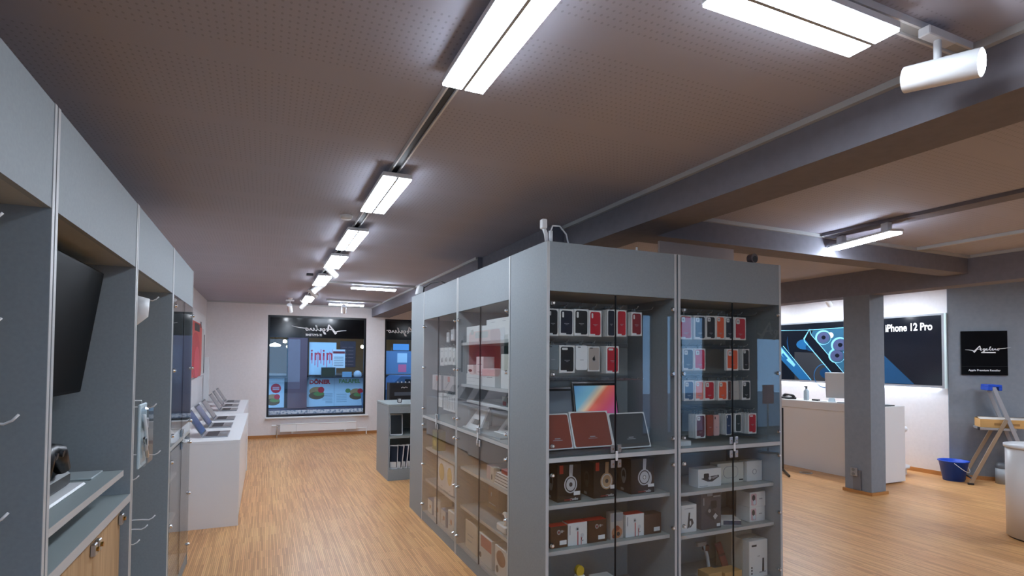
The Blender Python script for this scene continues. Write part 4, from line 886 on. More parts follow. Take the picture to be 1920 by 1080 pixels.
def bare_case(label, x0, x1, z0, z1, m, yf=2.80, th=.012, holes='bar', border=None, mark=None, group='loose phone cases on hooks'):
    w, h = x1 - x0, z1 - z0
    t = thing('phone_case', label, 'phone case', ((x0 + x1) / 2, yf + th / 2, z0), 0, group)
    mb = MB()
    if border: mb.box(-w / 2, w / 2, -th / 2, th / 2, 0, h, border, .0015); mb.rrect(0, h / 2, w - .012, h - .014, .008, -th / 2 - .001, -th / 2, m)
    else: mb.rrect(0, h / 2, w, h, w * .17, -th / 2, th / 2, m); mb.rrect(0, h / 2, w * .9, h * .94, w * .14, -th / 2 - .0012, -th / 2, m)
    y = -th / 2 - .0012
    if holes == 'bar': mb.rrect(-w * .22, h * .93, w * .26, h * .035, h * .016, y - .0006, y, DARK)
    if holes == 'pill': mb.rrect(-w * .26, h * .86, w * .16, h * .14, w * .07, y - .0006, y, DARK)
    if mark: mb.disc(0, h * .5, .010, .011, y - .0006, y, BLACK, 14); mb.ribbon([(0, h * .5 + .011), (.003, h * .5 + .016), (.006, h * .5 + .018)], .004, y - .0006, y, BLACK); mb.disc(.010, h * .5 + .002, .004, .004, y - .0010, y - .0005, m, 10)
    mb.box(-w * .16, w * .16, y - .0005, y, h * .40, h * .40 + .003, MARK)
    mb.build('shell', None, t); MB().box(-.010, .010, th / 2 - .0015, th / 2 - .0003, h - .004, h + .024).build('hang_tab', TAB, t); return t
bare_case('clear grey phone case, leftmost in the second row of the left front cabinet', 1.468, 1.543, 1.495, 1.637, CLEAR)
bare_case('white phone case without box in the second row of the left front cabinet', 1.657, 1.736, 1.493, 1.637, WHITE)
bare_case('beige phone case with small black emblem in the left front cabinet', 1.739, 1.821, 1.485, 1.633, BEIGE, border=PAPER, mark=True)
rail('steel hook rail over the second row of the left front cabinet', 1.44, 2.29, 1.655, [1.505, 1.598, 1.696, 1.78, 1.912])
rail('steel rail with many empty hooks above the laptops in the left front cabinet', 1.44, 2.29, 1.432, [1.56 + .045 * k for k in range(15)], 2.86)
# right front cabinet, four rows
rows = [('top', [(2.424, 2.526, 1.689, 1.846, 'red', '12', 1, 'leftmost'), (2.545, 2.642, 1.691, 1.848, 'navy', '12', 1, 'second from left'), (2.645, 2.728, 1.693, 1.85, 'black', '12', 1, 'third from left'), (2.731, 2.807, 1.695, 1.851, 'orange', '12', 1, 'fourth from left'), (2.81, 2.892, 1.694, 1.85, 'navy', '12', 1, 'fifth from left'), (2.896, 2.998, 1.694, 1.849, 'red', '12', 1, 'rightmost')]),
        ('second', [(2.449, 2.54, 1.489, 1.632, 'navy', '12', 1, 'leftmost'), (2.544, 2.639, 1.489, 1.633, 'pink', '12', 1, 'second from left'), (2.822, 2.927, 1.488, 1.634, 'orange', '12', 1, 'third from left'), (2.965, 3.029, 1.49, 1.635, 'black', '12', 3, 'rightmost')]),
        ('third', [(2.458, 2.542, 1.293, 1.425, 'blue', '12', 1, 'leftmost'), (2.549, 2.626, 1.291, 1.423, 'salmon', '12', 1, 'second from left'), (2.628, 2.716, 1.291, 1.421, 'red', '12', 1, 'third from left'), (2.746, 2.827, 1.289, 1.42, 'orange', '12', 2, 'fourth from left'), (2.830, 2.860, 1.29, 1.42, 'brown', 'none', 1, 'fifth from left'), (2.959, 3.037, 1.288, 1.419, 'black', '12', 2, 'rightmost')]),
        ('lowest', [(2.554, 2.637, 1.048, 1.203, 'plum', '12', 3, 'leftmost'), (2.813, 2.862, 1.058, 1.197, 'blue', 'x', 3, 'in the middle'), (2.896, 2.953, 1.073, 1.197, 'green', 'none', 2, 'right of the middle'), (3.014, 3.092, 1.056, 1.195, 'red', 'bar', 4, 'rightmost')])]
for rn, L_ in rows:
    for x0, x1, z0, z1, c, cam_, n_, w_ in L_:
        case_box('%s phone case box, %s in the %s row, right front cabinet' % (CN[c], w_, rn), x0, x1, z0, z1, c, cam_, n=n_, behind='%s box, %s in that %s right row' % (CN[c], w_, rn))
bare_case('pale grey phone case hanging in the third row of the right front cabinet', 2.868, 2.932, 1.291, 1.419, mat('case_pale', (176, 174, 170), .5), holes='none')
bare_case('rust brown phone case in the lowest row of the right front cabinet', 2.65, 2.704, 1.06, 1.197, cm('rust'), holes='none')
bare_case('pale rose phone case in the lowest row of the right front cabinet', 2.707, 2.755, 1.059, 1.195, cm('rose'), holes='pill')
for lab, z, hx in (('steel hook rail over the top row of the right front cabinet', 1.872, [2.475, 2.593, 2.686, 2.769, 2.851, 2.947, 3.08]), ('steel hook rail over the second row of the right front cabinet', 1.655, [2.495, 2.592, 2.70, 2.76, 2.875, 2.997]),
                   ('steel hook rail over the third row of the right front cabinet', 1.443, [2.50, 2.587, 2.672, 2.786, 2.845, 2.90, 2.998]), ('steel hook rail over the lowest row of the right front cabinet', 1.219, [2.45, 2.595, 2.677, 2.731, 2.837, 2.924, 3.053])):
    rail(lab, 2.355, 3.19, z, hx)
def box_item(label, w, d, h, loc, rz=0.0, m=None, name='product_box', cat='product box', front=None, group=None, sticker=None, extra=None):
    """a printed carton; front(mb, w, h, y) adds its print; local front faces -y"""
    t = thing(name, label, cat, loc, rz, group)
    mb = MB().box(-w / 2, w / 2, -d / 2, d / 2, 0, h, m or PAPER, .0018)
    if front: front(mb, w, h, -d / 2)
    mb.build('carton', None, t)
    if sticker: sx, sz, sw, sh = sticker; MB().box(sx - sw / 2, sx + sw / 2, -d / 2 - .003, -d / 2 - .0018, sz - sh / 2, sz + sh / 2).build('price_sticker', WHITE, t)
    if extra: extra(t)
    return t
def FB(label, x0, x1, z0, z1, yf, d, **k): return box_item(label, x1 - x0, d, z1 - z0, ((x0 + x1) / 2, yf + d / 2, z0), **k)
def SB(label, y0, y1, z0, z1, xf, d, **k): return box_item(label, y1 - y0, d, z1 - z0, (xf + d / 2, (y0 + y1) / 2, z0), -math.pi / 2, **k)
FB('small flat white box at the lower left of the right front cabinet', 2.40, 2.494, 1.0105, 1.042, 2.775, .06)
# laptops and tablets on the middle board of the left front cabinet
laptop('closed looking silver laptop standing at the left behind the brown tablet boxes', (1.70, 2.90, 1.0105), 0, .225, .16, mat('silver_screen', (150, 156, 162), .3), lid_a=100, lidh=.36, group='laptops in the left front cabinet')
def sunset_mat():
    m = mat('sunset_display', (200, 90, 110), .2); N, L = nodes(m); p = N['Principled BSDF']
    tc = N.new('ShaderNodeTexCoord'); sp = N.new('ShaderNodeSeparateXYZ'); L.new(tc.outputs['Object'], sp.inputs[0])
    v = math_node(N, L, 'ADD', math_node(N, L, 'MULTIPLY', sp.outputs[0], v=1.5), math_node(N, L, 'MULTIPLY', sp.outputs[2], v=-1.6)); v = math_node(N, L, 'ADD', v, v=.82)
    rp = N.new('ShaderNodeValToRGB'); e = rp.color_ramp.elements
    e[0].position = 0; e[0].color = C(70, 130, 190); e[1].position = 1; e[1].color = C(110, 70, 160)
    for pos, c in ((.30, (120, 180, 205)), (.40, (226, 200, 170)), (.46, (222, 110, 90)), (.62, (206, 84, 110)), (.8, (176, 90, 150))): q = e.new(pos); q.color = C(*c)
    L.new(v, rp.inputs[0]); L.new(rp.outputs[0], p.inputs['Base Color']); L.new(rp.outputs[0], p.inputs['Emission Color']); p.inputs['Emission Strength'].default_value = .35
    return m
laptop('open laptop with colourful sunset screen in the left front cabinet', (1.995, 2.90, 1.0105), 0, .34, .16, sunset_mat(), lid_a=101, lidh=.395, group='laptops in the left front cabinet')
FB('low dark grey riser box under the brown tablet boxes', 1.445, 1.93, 1.0105, 1.030, 2.725, .09, m=mat('riser_grey', (84, 86, 90), .5), name='riser', cat='riser')
TBR = mat('tablet_case_brown', (132, 56, 34), .45); TBK = mat('tablet_case_black', (34, 36, 40), .4)
def tablet_box(label, x0, x1, z0, h, m, y, lean):
    w = x1 - x0; t = thing('tablet_case_box', label, 'tablet case box', ((x0 + x1) / 2, y, z0), 0, 'tablet case boxes'); T = Matrix.Rotation(R(-lean), 4, 'X')
    mb = MB(); mb.T = T; mb.box(-w / 2, w / 2, -.018, 0, .005, h, PAPER, .0018); mb.rrect(0, h / 2 + .002, w * .93, h * .91, .012, -.0195, -.018, m); mb.box(-.018, .018, -.0202, -.0194, h * .30, h * .30 + .005, MARK); mb.box(-.03, .03, -.0202, -.0194, h * .26, h * .26 + .003, MARK); mb.build('carton', None, t)
    mb = MB(); mb.T = Matrix.Identity(4); mb.box(-w * .3, w * .3, .02, .085, 0, .012, None, .002); mb.build('easel', STEEL, t)
tablet_box('brown tablet case box, leftmost and half hidden by the cabinet side', 1.44, 1.63, 1.0310, .215, TBR, 2.79, 20)
tablet_box('brown tablet case box in the middle of the left front cabinet', 1.636, 1.905, 1.0310, .222, TBR, 2.79, 20)
tablet_box('black tablet case box, rightmost in the left front cabinet', 1.912, 2.185, 1.0110, .225, TBK, 2.795, 20)
FB('long low grey carton lying behind the black tablet box', 2.172, 2.29, 1.0105, 1.12, 2.93, .2, m=mat('carton_grey', (130, 138, 140), .5))
# headphones
HB = mat('carton_black', (14, 14, 18), .35); TAGR = mat('tag_red', (190, 60, 46), .5); SILV = mat('print_silver', (196, 198, 202), .35); GOLD = mat('print_gold', (176, 146, 112), .4); DRED = mat('print_dark_red', (120, 22, 26), .5)
def hp_front(cup, tagx, three=False):
    def f(mb, w, h, y):
        cx = w * .06; cz = h * .46
        mb.ribbon([(cx + .004, h * .99), (cx + .002, h * .82), (cx, h * .62)], [.024, .024, .020], y - .0010, y, cup)
        mb.disc(cx, cz, w * .27, h * .235, y - .0014, y, cup); mb.disc(cx, cz, w * .225, h * .20, y - .0018, y, HB if cup is not GOLD else SILV); mb.disc(cx, cz, w * .19, h * .17, y - .0022, y, cup); mb.disc(cx, cz, w * .07, h * .06, y - .0026, y, DARK)
        if three: mb.disc(cx + w * .2, cz - h * .05, w * .12, h * .2, y - .0012, y, cup); mb.disc(cx, cz, w * .05, h * .045, y - .003, y, PAPER)
        if tagx is not None: mb.box(tagx * w - .012, tagx * w + .012, y - .0016, y, h * .76, h * .99, TAGR)
        mb.box(-w * .2, w * .12, y - .001, y, h * .035, h * .07, DRED); mb.text('studio', w * .2, h * .06, .022, y - .0006, PAPER, bold=.0003)
    return f
def hp_side(d, w, h, m):
    def f(t):
        mb = MB(); mb.T = Matrix.Rotation(-math.pi / 2, 4, 'Z'); y = -w / 2
        mb.ring(0, h * .5, .026, .018, y - .0012, y - .0001, m, 18, 1.7); mb.disc(0, h * .36, .016, .022, y - .0016, y - .0001, m, 14); mb.box(-.03, .0, y - .001, y - .0001, h * .05, h * .12, MARK)
        mb.build('side_print', None, t)
    return f
for lab, x0, x1, cup, tg, st, three in (('black headphone carton with silver headphones, leftmost on the upper shelf', 1.531, 1.688, SILV, -.33, (.05, .045, .042, .022), False), ('black headphone carton with gold headphones in the middle of the shelf', 1.774, 1.935, GOLD, -.34, (.055, .06, .04, .022), False), ('black headphone carton with studded silver headphones, rightmost on the shelf', 2.04, 2.215, SILV, None, (.06, .045, .045, .018), True)):
    FB(lab, x0, x1, .7385, .95, 2.79, .15, m=HB, front=hp_front(cup, tg, three), name='headphone_box', cat='headphone box', group='headphone cartons', sticker=(st[0], st[1], st[2], st[3]), extra=hp_side(.15, x1 - x0, .212, MARK if cup is SILV else mat('print_dim', (70, 72, 74), .5)))
BRN = mat('carton_brown', (66, 40, 28), .45); TOPR = mat('carton_top_red', (196, 36, 34), .45)
def ear_front(pale):
    def f(mb, w, h, y):
        mb.box(-w / 2 + .001, w / 2 - .001, -y * -1 + .0 if False else y + .004, -y - .004, h - .0005, h + .0008, TOPR)
        ink = mat('print_cherry', (170, 40, 44), .5) if pale else MARK
        mb.disc(-.002, h * .72, .012, .014, y - .0012, y, ink if not pale else SILV, 14); mb.disc(-.002, h * .72, .006, .007, y - .0016, y, DARK if pale else DRED, 10)
        if pale:
            mb.box(-.002, .004, y - .001, y, 0.001, h * .66, ink); mb.disc(w * .24, h * .42, .010, .012, y - .0012, y, SILV, 12); mb.ribbon([(w * .24, h * .36), (w * .2, h * .24), (w * .25, h * .16), (w * .3, h * .2)], .003, y - .001, y, DARK); mb.box(w * .17, w * .2, y - .001, y, .002, h * .38, ink)
            mb.box(-w * .42, -w * .38, y - .001, y, h * .5, h * .9, MARK)
        else: mb.disc(w * .16, h * .74, .007, .008, y - .0012, y, MARK, 10); mb.ribbon([(w * .16, h * .72), (w * .24, h * .76), (w * .3, h * .74)], .003, y - .001, y, MARK)
    return f
for lab, x0, x1, z1, pale in (('brown earphone carton, leftmost on the lower shelf of the left front cabinet', 1.489, 1.601, .605, 0), ('white earphone carton between two brown ones', 1.603, 1.731, .612, 1), ('brown earphone carton right of the white one, third on the lower shelf', 1.734, 1.865, .612, 0), ('white earphone carton beside the clear bear-brown pack, fifth on the lower shelf', 2.002, 2.137, .618, 1), ('small brown carton without red top, rightmost on the lower shelf', 2.139, 2.268, .606, 0)):
    FB(lab, x0, x1, .4835, z1, 2.79, .07, m=PAPER if pale else BRN, front=ear_front(pale) if 'without' not in lab else None, name='earphone_box', cat='earphone box', group='earphone cartons', sticker=None if pale else ((x1 - x0) * .22, .028, .045, .024))
def pack_front(mb, w, h, y): mb.box(-w * .45, w * .45, y - .001, y, h * .68, h * .97, MARK); mb.disc(0, h * .26, w * .40, h * .22, y - .001, y, mat('print_tan', (180, 124, 88), .5)); mb.disc(.0, h * .42, w * .2, h * .1, y - .0014, y, mat('print_rust', (140, 66, 40), .5)); mb.disc(w * .1, h * .2, w * .12, h * .08, y - .0014, y, DARK); mb.disc(-w * .25, h * .12, w * .12, h * .07, y - .0014, y, mat('print_rust', (140, 66, 40), .5))
FB('narrow clear pack with tan and rust print on the lower shelf', 1.892, 1.984, .4835, .64, 2.79, .05, m=mat('pack_clear', (176, 170, 164), .3), front=pack_front, name='earphone_box', cat='earphone box')
t = thing('measuring_tool', 'small pale device with yellow top on the bottom of the left front cabinet', 'device', (1.685, 2.80, .0885)); MB().box(-.025, .03, -.02, .02, 0, .22, None, .004).build('body', PAPER, t); MB().disc(0, .245, .026, .030, -.012, .012).build('yellow_top', mat('tool_yellow', (200, 170, 40), .5), t); MB().box(-.018, .02, -.0215, -.0205, .15, .20).build('display', BLACK, t)
FB('white carton with pale label standing low in the left front cabinet', 1.80, 1.93, .0885, .262, 2.785, .10, front=lambda mb, w, h, y: mb.box(-w * .3, w * .45, y - .001, y, h * .2, h * .9, mat('carton_pale', (200, 198, 190), .5)))
# right front cabinet, lower shelves
def gadget(mb, w, h, y): mb.rrect(-w * .15, h * .62, w * .22, h * .26, .008, y - .0012, y, BLACK); mb.poly([(-w * .38, h * .48), (-w * .1, h * .56), (w * .38, h * .62), (w * .40, h * .52), (w * .1, h * .28), (-w * .1, h * .30)], y - .001, y, DARK); mb.disc(w * .0, h * .48, w * .06, h * .09, y - .0014, y, SILV); mb.poly([(w * .05, h * .5), (w * .3, h * .6), (w * .36, h * .54), (w * .14, h * .42)], y - .0014, y, MARK); mb.box(-w * .45, -w * .1, y - .001, y, h * .06, h * .09, MARK)
FB('white carton with a black gadget print, leftmost on the upper shelf, right front cabinet', 2.592, 2.79, .7225, .842, 2.82, .09, front=gadget)
FB('wide white carton with a rounded outline print on the upper shelf', 2.796, 3.034, .7225, .857, 2.86, .07, m=mat('carton_ivory', (206, 206, 196), .5), front=lambda mb, w, h, y: (mb.rrect(0, h * .54, w * .56, h * .60, h * .28, y - .0010, y, MARK), mb.rrect(0, h * .54, w * .53, h * .55, h * .26, y - .0014, y, mat('carton_ivory', (206, 206, 196), .5)), mb.box(w * .32, w * .47, y - .001, y, h * .08, h * .15, DARK), mb.box(-w * .45, -w * .36, y - .001, y, h * .1, h * .14, MARK)))
FB('white carton with a small ring print, rightmost on the upper shelf', 3.042, 3.185, .7225, .862, 2.84, .07, front=lambda mb, w, h, y: mb.ring(0, h * .46, .019, .015, y - .001, y, MARK))
def stand_print(mb, w, h, y): mb.poly([(-w * .12, h * .14), (-w * .02, h * .72), (w * .08, h * .72), (0, h * .18)], y - .001, y, BLACK); mb.poly([(w * .02, h * .5), (w * .22, h * .48), (w * .30, h * .32), (w * .12, h * .18), (w * .02, h * .16)], y - .0012, y, DARK); mb.disc(w * .08, h * .33, w * .05, h * .09, y - .0016, y, PAPER); mb.box(-w * .3, w * .3, y - .001, y, h * .86, h * .88, MARK)
FB('white upright carton with a black stand print on the second shelf', 2.434, 2.560, .4545, .628, 2.80, .09, front=stand_print)
GRC = mat('carton_anthracite', (74, 72, 76), .5)
def chain_print(mb, w, h, y): mb.poly([(-w * .34, h * .44), (-w * .08, h * .66), (w * .34, h * .36), (w * .22, h * .24), (w * .1, h * .22)], y - .001, y, DARK); mb.rrect(w * .12, h * .66, w * .30, h * .22, .012, y - .0012, y, BLACK); mb.disc(-w * .1, h * .5, w * .07, h * .05, y - .0014, y, MARK); mb.poly([(w * .08, h * .34), (w * .2, h * .42), (w * .32, h * .34), (w * .18, h * .24)], y - .0014, y, SILV); mb.box(-w * .22, w * .06, y - .001, y, h * .9, h * .97, MARK); mb.box(w * .1, w * .46, y - .001, y, h * .86, h * .90, MARK); mb.box(-w * .40, -w * .36, y - .001, y, h * .66, h * .86, MARK)
FB('tall anthracite carton with gadget print on the second shelf', 2.60, 2.768, .4545, .692, 2.80, .12, m=GRC, front=chain_print, sticker=(.058, .022, .028, .018))
box_item('flat white and blue carton lying on the second shelf', .20, .13, .035, (2.86, 2.88, .4545), R(-24), front=lambda mb, w, h, y: mb.box(-.02, .10, y - .001, y, .004, h - .004, mat('carton_blue', (52, 74, 98), .5)))
def pinkcube(mb, w, h, y): mb.rrect(-w * .24, h * .5, w * .34, h * .8, .01, y - .001, y, mat('print_rosy', (206, 170, 178), .5)); mb.disc(-w * .26, h * .62, w * .1, h * .2, y - .0014, y, DARK); mb.disc(-w * .2, h * .3, w * .09, h * .16, y - .0014, y, PB); mb.box(w * .1, w * .3, y - .001, y, h * .48, h * .54, MARK)
FB('lower of two stacked pinkish cube cartons on the second shelf', 3.033, 3.176, .4545, .554, 2.81, .12, front=pinkcube)
FB('upper of two stacked pinkish cube cartons on the second shelf', 3.035, 3.182, .5545, .655, 2.81, .12, front=pinkcube)
def drive(mb, w, h, y): mb.poly([(w * .2, h * .14), (w * .22, h * .5), (w * .3, h * .5), (w * .3, h * .14)], y - .001, y, BLACK); mb.box(w * .05, w * .4, y - .001, y, h * .11, h * .14, MARK); mb.box(-w * .36, -w * .1, y - .001, y, h * .84, h * .89, DARK); mb.disc(-w * .36, h * .12, .006, .007, y - .001, y, DARK, 10); mb.disc(-w * .36, h * .20, .006, .007, y - .001, y, DARK, 10); mb.disc(-w * .36, h * .28, .006, .007, y - .001, y, DARK, 10); mb.box(-w * .05, w * .08, y - .001, y, h * .56, h * .58, MARK)
IV = mat('carton_cream', (204, 198, 184), .5)
FB('foremost white carton with black device print in the row at the bottom right', 3.0, 3.17, .0885, .335, 2.785, .055, front=drive)
FB('second cream carton behind the foremost white one at the bottom right', 3.0, 3.17, .0885, .337, 2.842, .075, m=IV)
FB('rearmost cream carton of the row at the bottom right', 2.98, 3.17, .0885, .36, 2.919, .15, m=mat('carton_kraftgrey', (176, 164, 144), .5))
FB('left open kraft carton on the bottom of the right front cabinet', 2.66, 2.775, .0885, .165, 2.80, .10, m=KRAFT)
FB('right kraft carton on the bottom of the right front cabinet', 2.785, 2.935, .0885, .158, 2.785, .10, m=KRAFT)
FB('grey flat carton at the left bottom of the right front cabinet', 2.50, 2.63, .0885, .135, 2.80, .10, m=mat('carton_slate', (120, 124, 128), .5))
t = thing('leather_wallet', 'red brown leather strap case leaning on the cartons', 'case', (2.93, 2.90, .0885), R(-8)); mb = MB(); mb.T = Matrix.Translation((0, 0, .006)) @ Matrix.Rotation(R(-14), 4, 'Y') @ Matrix.Rotation(R(-12), 4, 'X'); mb.box(-.025, .025, 0, .014, .006, .21, None, .004); mb.build('strap', mat('leather_red', (124, 58, 46), .55), t); mb = MB(); mb.T = Matrix.Translation((0, 0, .006)) @ Matrix.Rotation(R(-14), 4, 'Y') @ Matrix.Rotation(R(-12), 4, 'X'); mb.box(-.022, .022, -.004, 0, .12, .135, None, .001); mb.build('band', mat('leather_dark', (84, 38, 30), .5), t)
t = thing('holder_arm', 'pale bracket arm with brown end leaning behind the kraft cartons', 'bracket', (2.78, 2.95, .0885)); MB().tube([(.03, 0, .004), (.02, .01, .12), (.0, .02, .2)], [.012, .011, .011]).build('arm', PAPER, t); MB().box(-.07, .01, .005, .035, .195, .225, None, .003).build('head', mat('bracket_grey', (150, 144, 138), .5), t); MB().box(.0, .03, .0, .04, .16, .20, None, .003).build('joint', mat('leather_dark', (84, 38, 30), .5), t)
# ------------------------------------------------------------------ aisle-side island cabinets
def side_rail(label, y0, y1, z, hooks, xtip=1.45):
    t = thing('hook_rail', label, 'hook rail', (1.8885, (y0 + y1) / 2, z), -math.pi / 2, 'hook rails in the aisle side cabinet'); cy_ = (y0 + y1) / 2
    MB().box(-(y1 - y0) / 2, (y1 - y0) / 2, -.014, -.0005, -.012, .012, None, .002).build('rail', STEEL, t)
    for y in hooks: x = cy_ - y; MB().tube([(x, -.014, .004), (x, xtip - 1.8885 + .03, -.002), (x, xtip - 1.8885 + .012, 0), (x, xtip - 1.8885, .012)], .0022, None, 6).build('hook', STEEL, t)
def hang(o, w, h, d): MB().box(-.010, .010, d / 2 - .0015, d / 2 - .0003, h - .004, h + .022).build('hang_tab', TAB, o)
CLR = mat('pack_pale_clear', (190, 192, 194), .25)
# far cabinet, upper part: hanging packs
for lab, y0, y1, z0, z1 in (('clear hanging pack, left one at the top of the far aisle cabinet', 4.606, 4.681, 1.697, 1.787), ('clear hanging pack, right one at the top of the far aisle cabinet', 4.464, 4.56, 1.71, 1.807)):
    t = SB(lab, y0, y1, z0, z1, 1.455, .012, m=CLR, name='blister_pack', cat='pack', group='clear hanging packs', front=lambda mb, w, h, y: mb.box(-w * .3, w * .3, y - .004, y, h * .1, h * .55, WHITE)); hang(t, y1 - y0, z1 - z0, .012)
side_rail('steel hook rail at the very top of the far aisle cabinet', 4.30, 5.25, 1.806, [4.51, 4.644])
wr = [(4.751, 4.87, 1.493, 1.655), (4.638, 4.74, 1.501, 1.655), (4.518, 4.627, 1.504, 1.655), (4.43, 4.505, 1.503, 1.644)]
for k, (y0, y1, z0, z1) in enumerate(wr):
    t = SB('white hanging accessory pack, %s in the row of the far aisle cabinet' % ('leftmost', 'second from left', 'third from left', 'rightmost')[k], y0, y1, z0, z1, 1.455, .03, name='accessory_pack', cat='pack', group='white hanging packs', front=lambda mb, w, h, y: (mb.disc(0, h * .3, w * .18, h * .12, y - .001, y, DARK), mb.disc(.01, h * .36, w * .1, h * .1, y - .0014, y, MARK), mb.box(-w * .2, w * .2, y - .001, y, h * .78, h * .82, MARK))); hang(t, y1 - y0, z1 - z0, .03)
side_rail('steel hook rail above the white packs of the far aisle cabinet', 4.30, 5.25, 1.668, [(a_ + b_) / 2 for a_, b_, _, _ in wr])
ORL = mat('label_coral', (200, 110, 96), .5)
for k, (y0, y1, z0, z1) in enumerate(((4.83, 5.114, 1.267, 1.405), (4.469, 4.763, 1.277, 1.405))):
    t = SB('pale bag pack with coral label, %s of the pair in the far aisle cabinet' % ('left', 'right')[k], y0, y1, z0, z1, 1.455, .03, m=mat('pack_pinkish', (192, 184, 184), .4), name='accessory_pack', cat='pack', group='pale packs with coral labels', front=lambda mb, w, h, y: (mb.box(-w * .06, w * .14, y - .001, y, h * .62, h * .97, ORL), mb.ribbon([(-w * .3, h * .1), (0, h * .5), (w * .1, h * .6)], .008, y - .0014, y, MARK), mb.ribbon([(-w * .4, h * .9), (-w * .42, h * .2)], .008, y - .001, y, PAPER))); hang(t, y1 - y0, z1 - z0, .03)
side_rail('steel hook rail above the coral labelled packs', 4.30, 5.25, 1.418, [4.616, 4.972]); side_rail('steel hook rail above the white bottle of the far aisle cabinet', 4.30, 5.25, 1.26, [4.514, 4.68, 4.85, 5.0, 5.1])
t = SB('narrow white hanging pack above the white bundle packs', 4.79, 4.91, 1.120, 1.246, 1.455, .04, name='accessory_pack', cat='pack'); hang(t, .12, .126, .04)
for k, (y0, y1, z0, z1) in enumerate(((4.606, 4.756, 1.105, 1.246), (4.43, 4.599, 1.105, 1.246))):
    t = SB('white bundle pack with grey stripes, %s of two low in the far aisle cabinet' % ('left', 'right')[k], y0, y1, z0, z1, 1.455, .05, name='accessory_pack', cat='pack', group='white bundle packs', front=lambda mb, w, h, y: [mb.box(-w * .4 + w * .25 * q, -w * .4 + w * .25 * q + w * .1, y - .001, y, h * .12, h * .86, MARK) for q in range(4)]); hang(t, y1 - y0, z1 - z0, .05)
# near cabinet, upper part
S1, S2, S3, S4 = 1.685, 1.357, .70, .395
SB('wide white carton on the top shelf of the near aisle cabinet', 3.872, 4.15, S1 + .0005, 1.806, 1.455, .16)
SB('narrow white carton beside the wide one on the top shelf', 3.735, 3.85, S1 + .0005, 1.80, 1.47, .16)
SB('big white carton with a grey tablet outline on the top shelf', 3.30, 3.72, S1 + .0005, 1.835, 1.455, .14, front=lambda mb, w, h, y: (mb.rrect(0, h * .28, w * .62, h * .54, .02, y - .001, y, mat('print_light', (206, 208, 210), .5)), mb.box(-w * .3, -w * .12, y - .001, y, h * .84, h * .86, MARK), mb.box(w * .2, w * .34, y - .001, y, h * .84, h * .86, MARK)))
SB('white carton with an arched dark print, left on the middle shelf', 3.99, 4.126, 1.4425, 1.509, 1.455, .10, front=lambda mb, w, h, y: mb.disc(0, h * .35, w * .32, h * .16, y - .001, y, DARK))
SB('long low white carton under the arched print carton', 3.82, 4.135, S2 + .0005, 1.442, 1.452, .14, front=lambda mb, w, h, y: (mb.box(-w * .4, w * .4, y - .001, y, h * .62, h * .65, MARK), mb.box(-w * .4, w * .1, y - .001, y, h * .3, h * .32, MARK)))
SB('upper white carton of the two stacked in the shelf middle', 3.80, 3.965, 1.51, 1.572, 1.50, .09, front=lambda mb, w, h, y: mb.box(-w * .3, w * .3, y - .001, y, h * .2, h * .26, DARK)) if False else None
SB('tall white carton with two dark lines in the middle of the shelf', 3.815, 3.965, 1.4425, 1.572, 1.47, .09, front=lambda mb, w, h, y: (mb.box(-w * .3, w * .3, y - .001, y, h * .55, h * .58, DARK), mb.box(-w * .3, w * .3, y - .001, y, h * .1, h * .13, DARK)))
SB('white carton with pink tinted top right of the shelf middle', 3.55, 3.80, S2 + .0005, 1.486, 1.455, .10, front=lambda mb, w, h, y: (mb.box(-w * .48, w * .48, y - .001, y, h * .6, h * .97, mat('print_blush', (230, 196, 196), .5)), mb.box(-w * .1, w * .3, y - .0014, y, h * .5, h * .55, MARK)))
SB('lower ivory carton at the right end of the middle shelf', 3.30, 3.445, S2 + .0005, 1.48, 1.455, .10)
SB('upper ivory carton at the right end of the middle shelf', 3.30, 3.443, 1.481, 1.588, 1.455, .10, m=mat('carton_ivory', (206, 206, 196), .5))
SB('small grey carton with dark and red print under the middle shelf', 3.38, 3.53, 1.2305, 1.30, 1.50, .10, m=mat('carton_grey', (130, 138, 140), .5), front=lambda mb, w, h, y: (mb.box(-w * .4, 0, y - .001, y, h * .1, h * .5, DRED), mb.box(w * .1, w * .35, y - .001, y, h * .4, h * .9, DARK)))
t = thing('display_ledge', 'long white raised ledge at the back of the near aisle cabinet', 'ledge', (1.74, 3.72, 1.0105)); MB().box(-.26, .14, -.485, .485, .200, .219, None, .002).build('ledge_top', WHITE, t)
for y in (-.48, .46): MB().box(-.05, .13, y, y + .02, 0, .1995).build('support', WHITE, t)
def a_stand(label, y, x, w, h):
    t = thing('tablet_stand', label, 'tablet stand', (x, y, 1.0105), -math.pi / 2, 'white moulded stands'); T = Matrix.Translation((0, 0, .009)) @ Matrix.Rotation(R(-32), 4, 'X'); mb = MB(); mb.T = T; k = w / 2
    for pts in ([(-k, 0), (-k * .62, 0), (-k * .35, h), (-k * .6, h)], [(k * .62, 0), (k, 0), (k * .6, h), (k * .35, h)], [(-k * .62, 0), (k * .62, 0), (k * .58, h * .16), (-k * .58, h * .16)], [(-k * .53, h * .38), (k * .53, h * .38), (k * .35, h), (-k * .35, h)]): mb.poly(pts, 0, .014)
    mb.T = Matrix.Identity(4); mb.box(-k * .5, k * .5, h * .45, h * .56, 0, h * .3, None, .004); mb.build('shell', WHITE, t); MB().box(-k, k, -.03, -.002, 0, .012, None, .003).build('front_lip', WHITE, t)
a_stand('white moulded stand with a dark opening, left on the middle board', 4.07, 1.48, .30, .20)
a_stand('white moulded stand, right one behind the grey flat carton', 3.68, 1.59, .28, .17)
box_item('flat grey carton lying in front of the right white stand', .34, .11, .012, (1.497, 3.62, 1.0105), -math.pi / 2 + .06, m=mat('carton_mist', (150, 160, 164), .5), front=None)
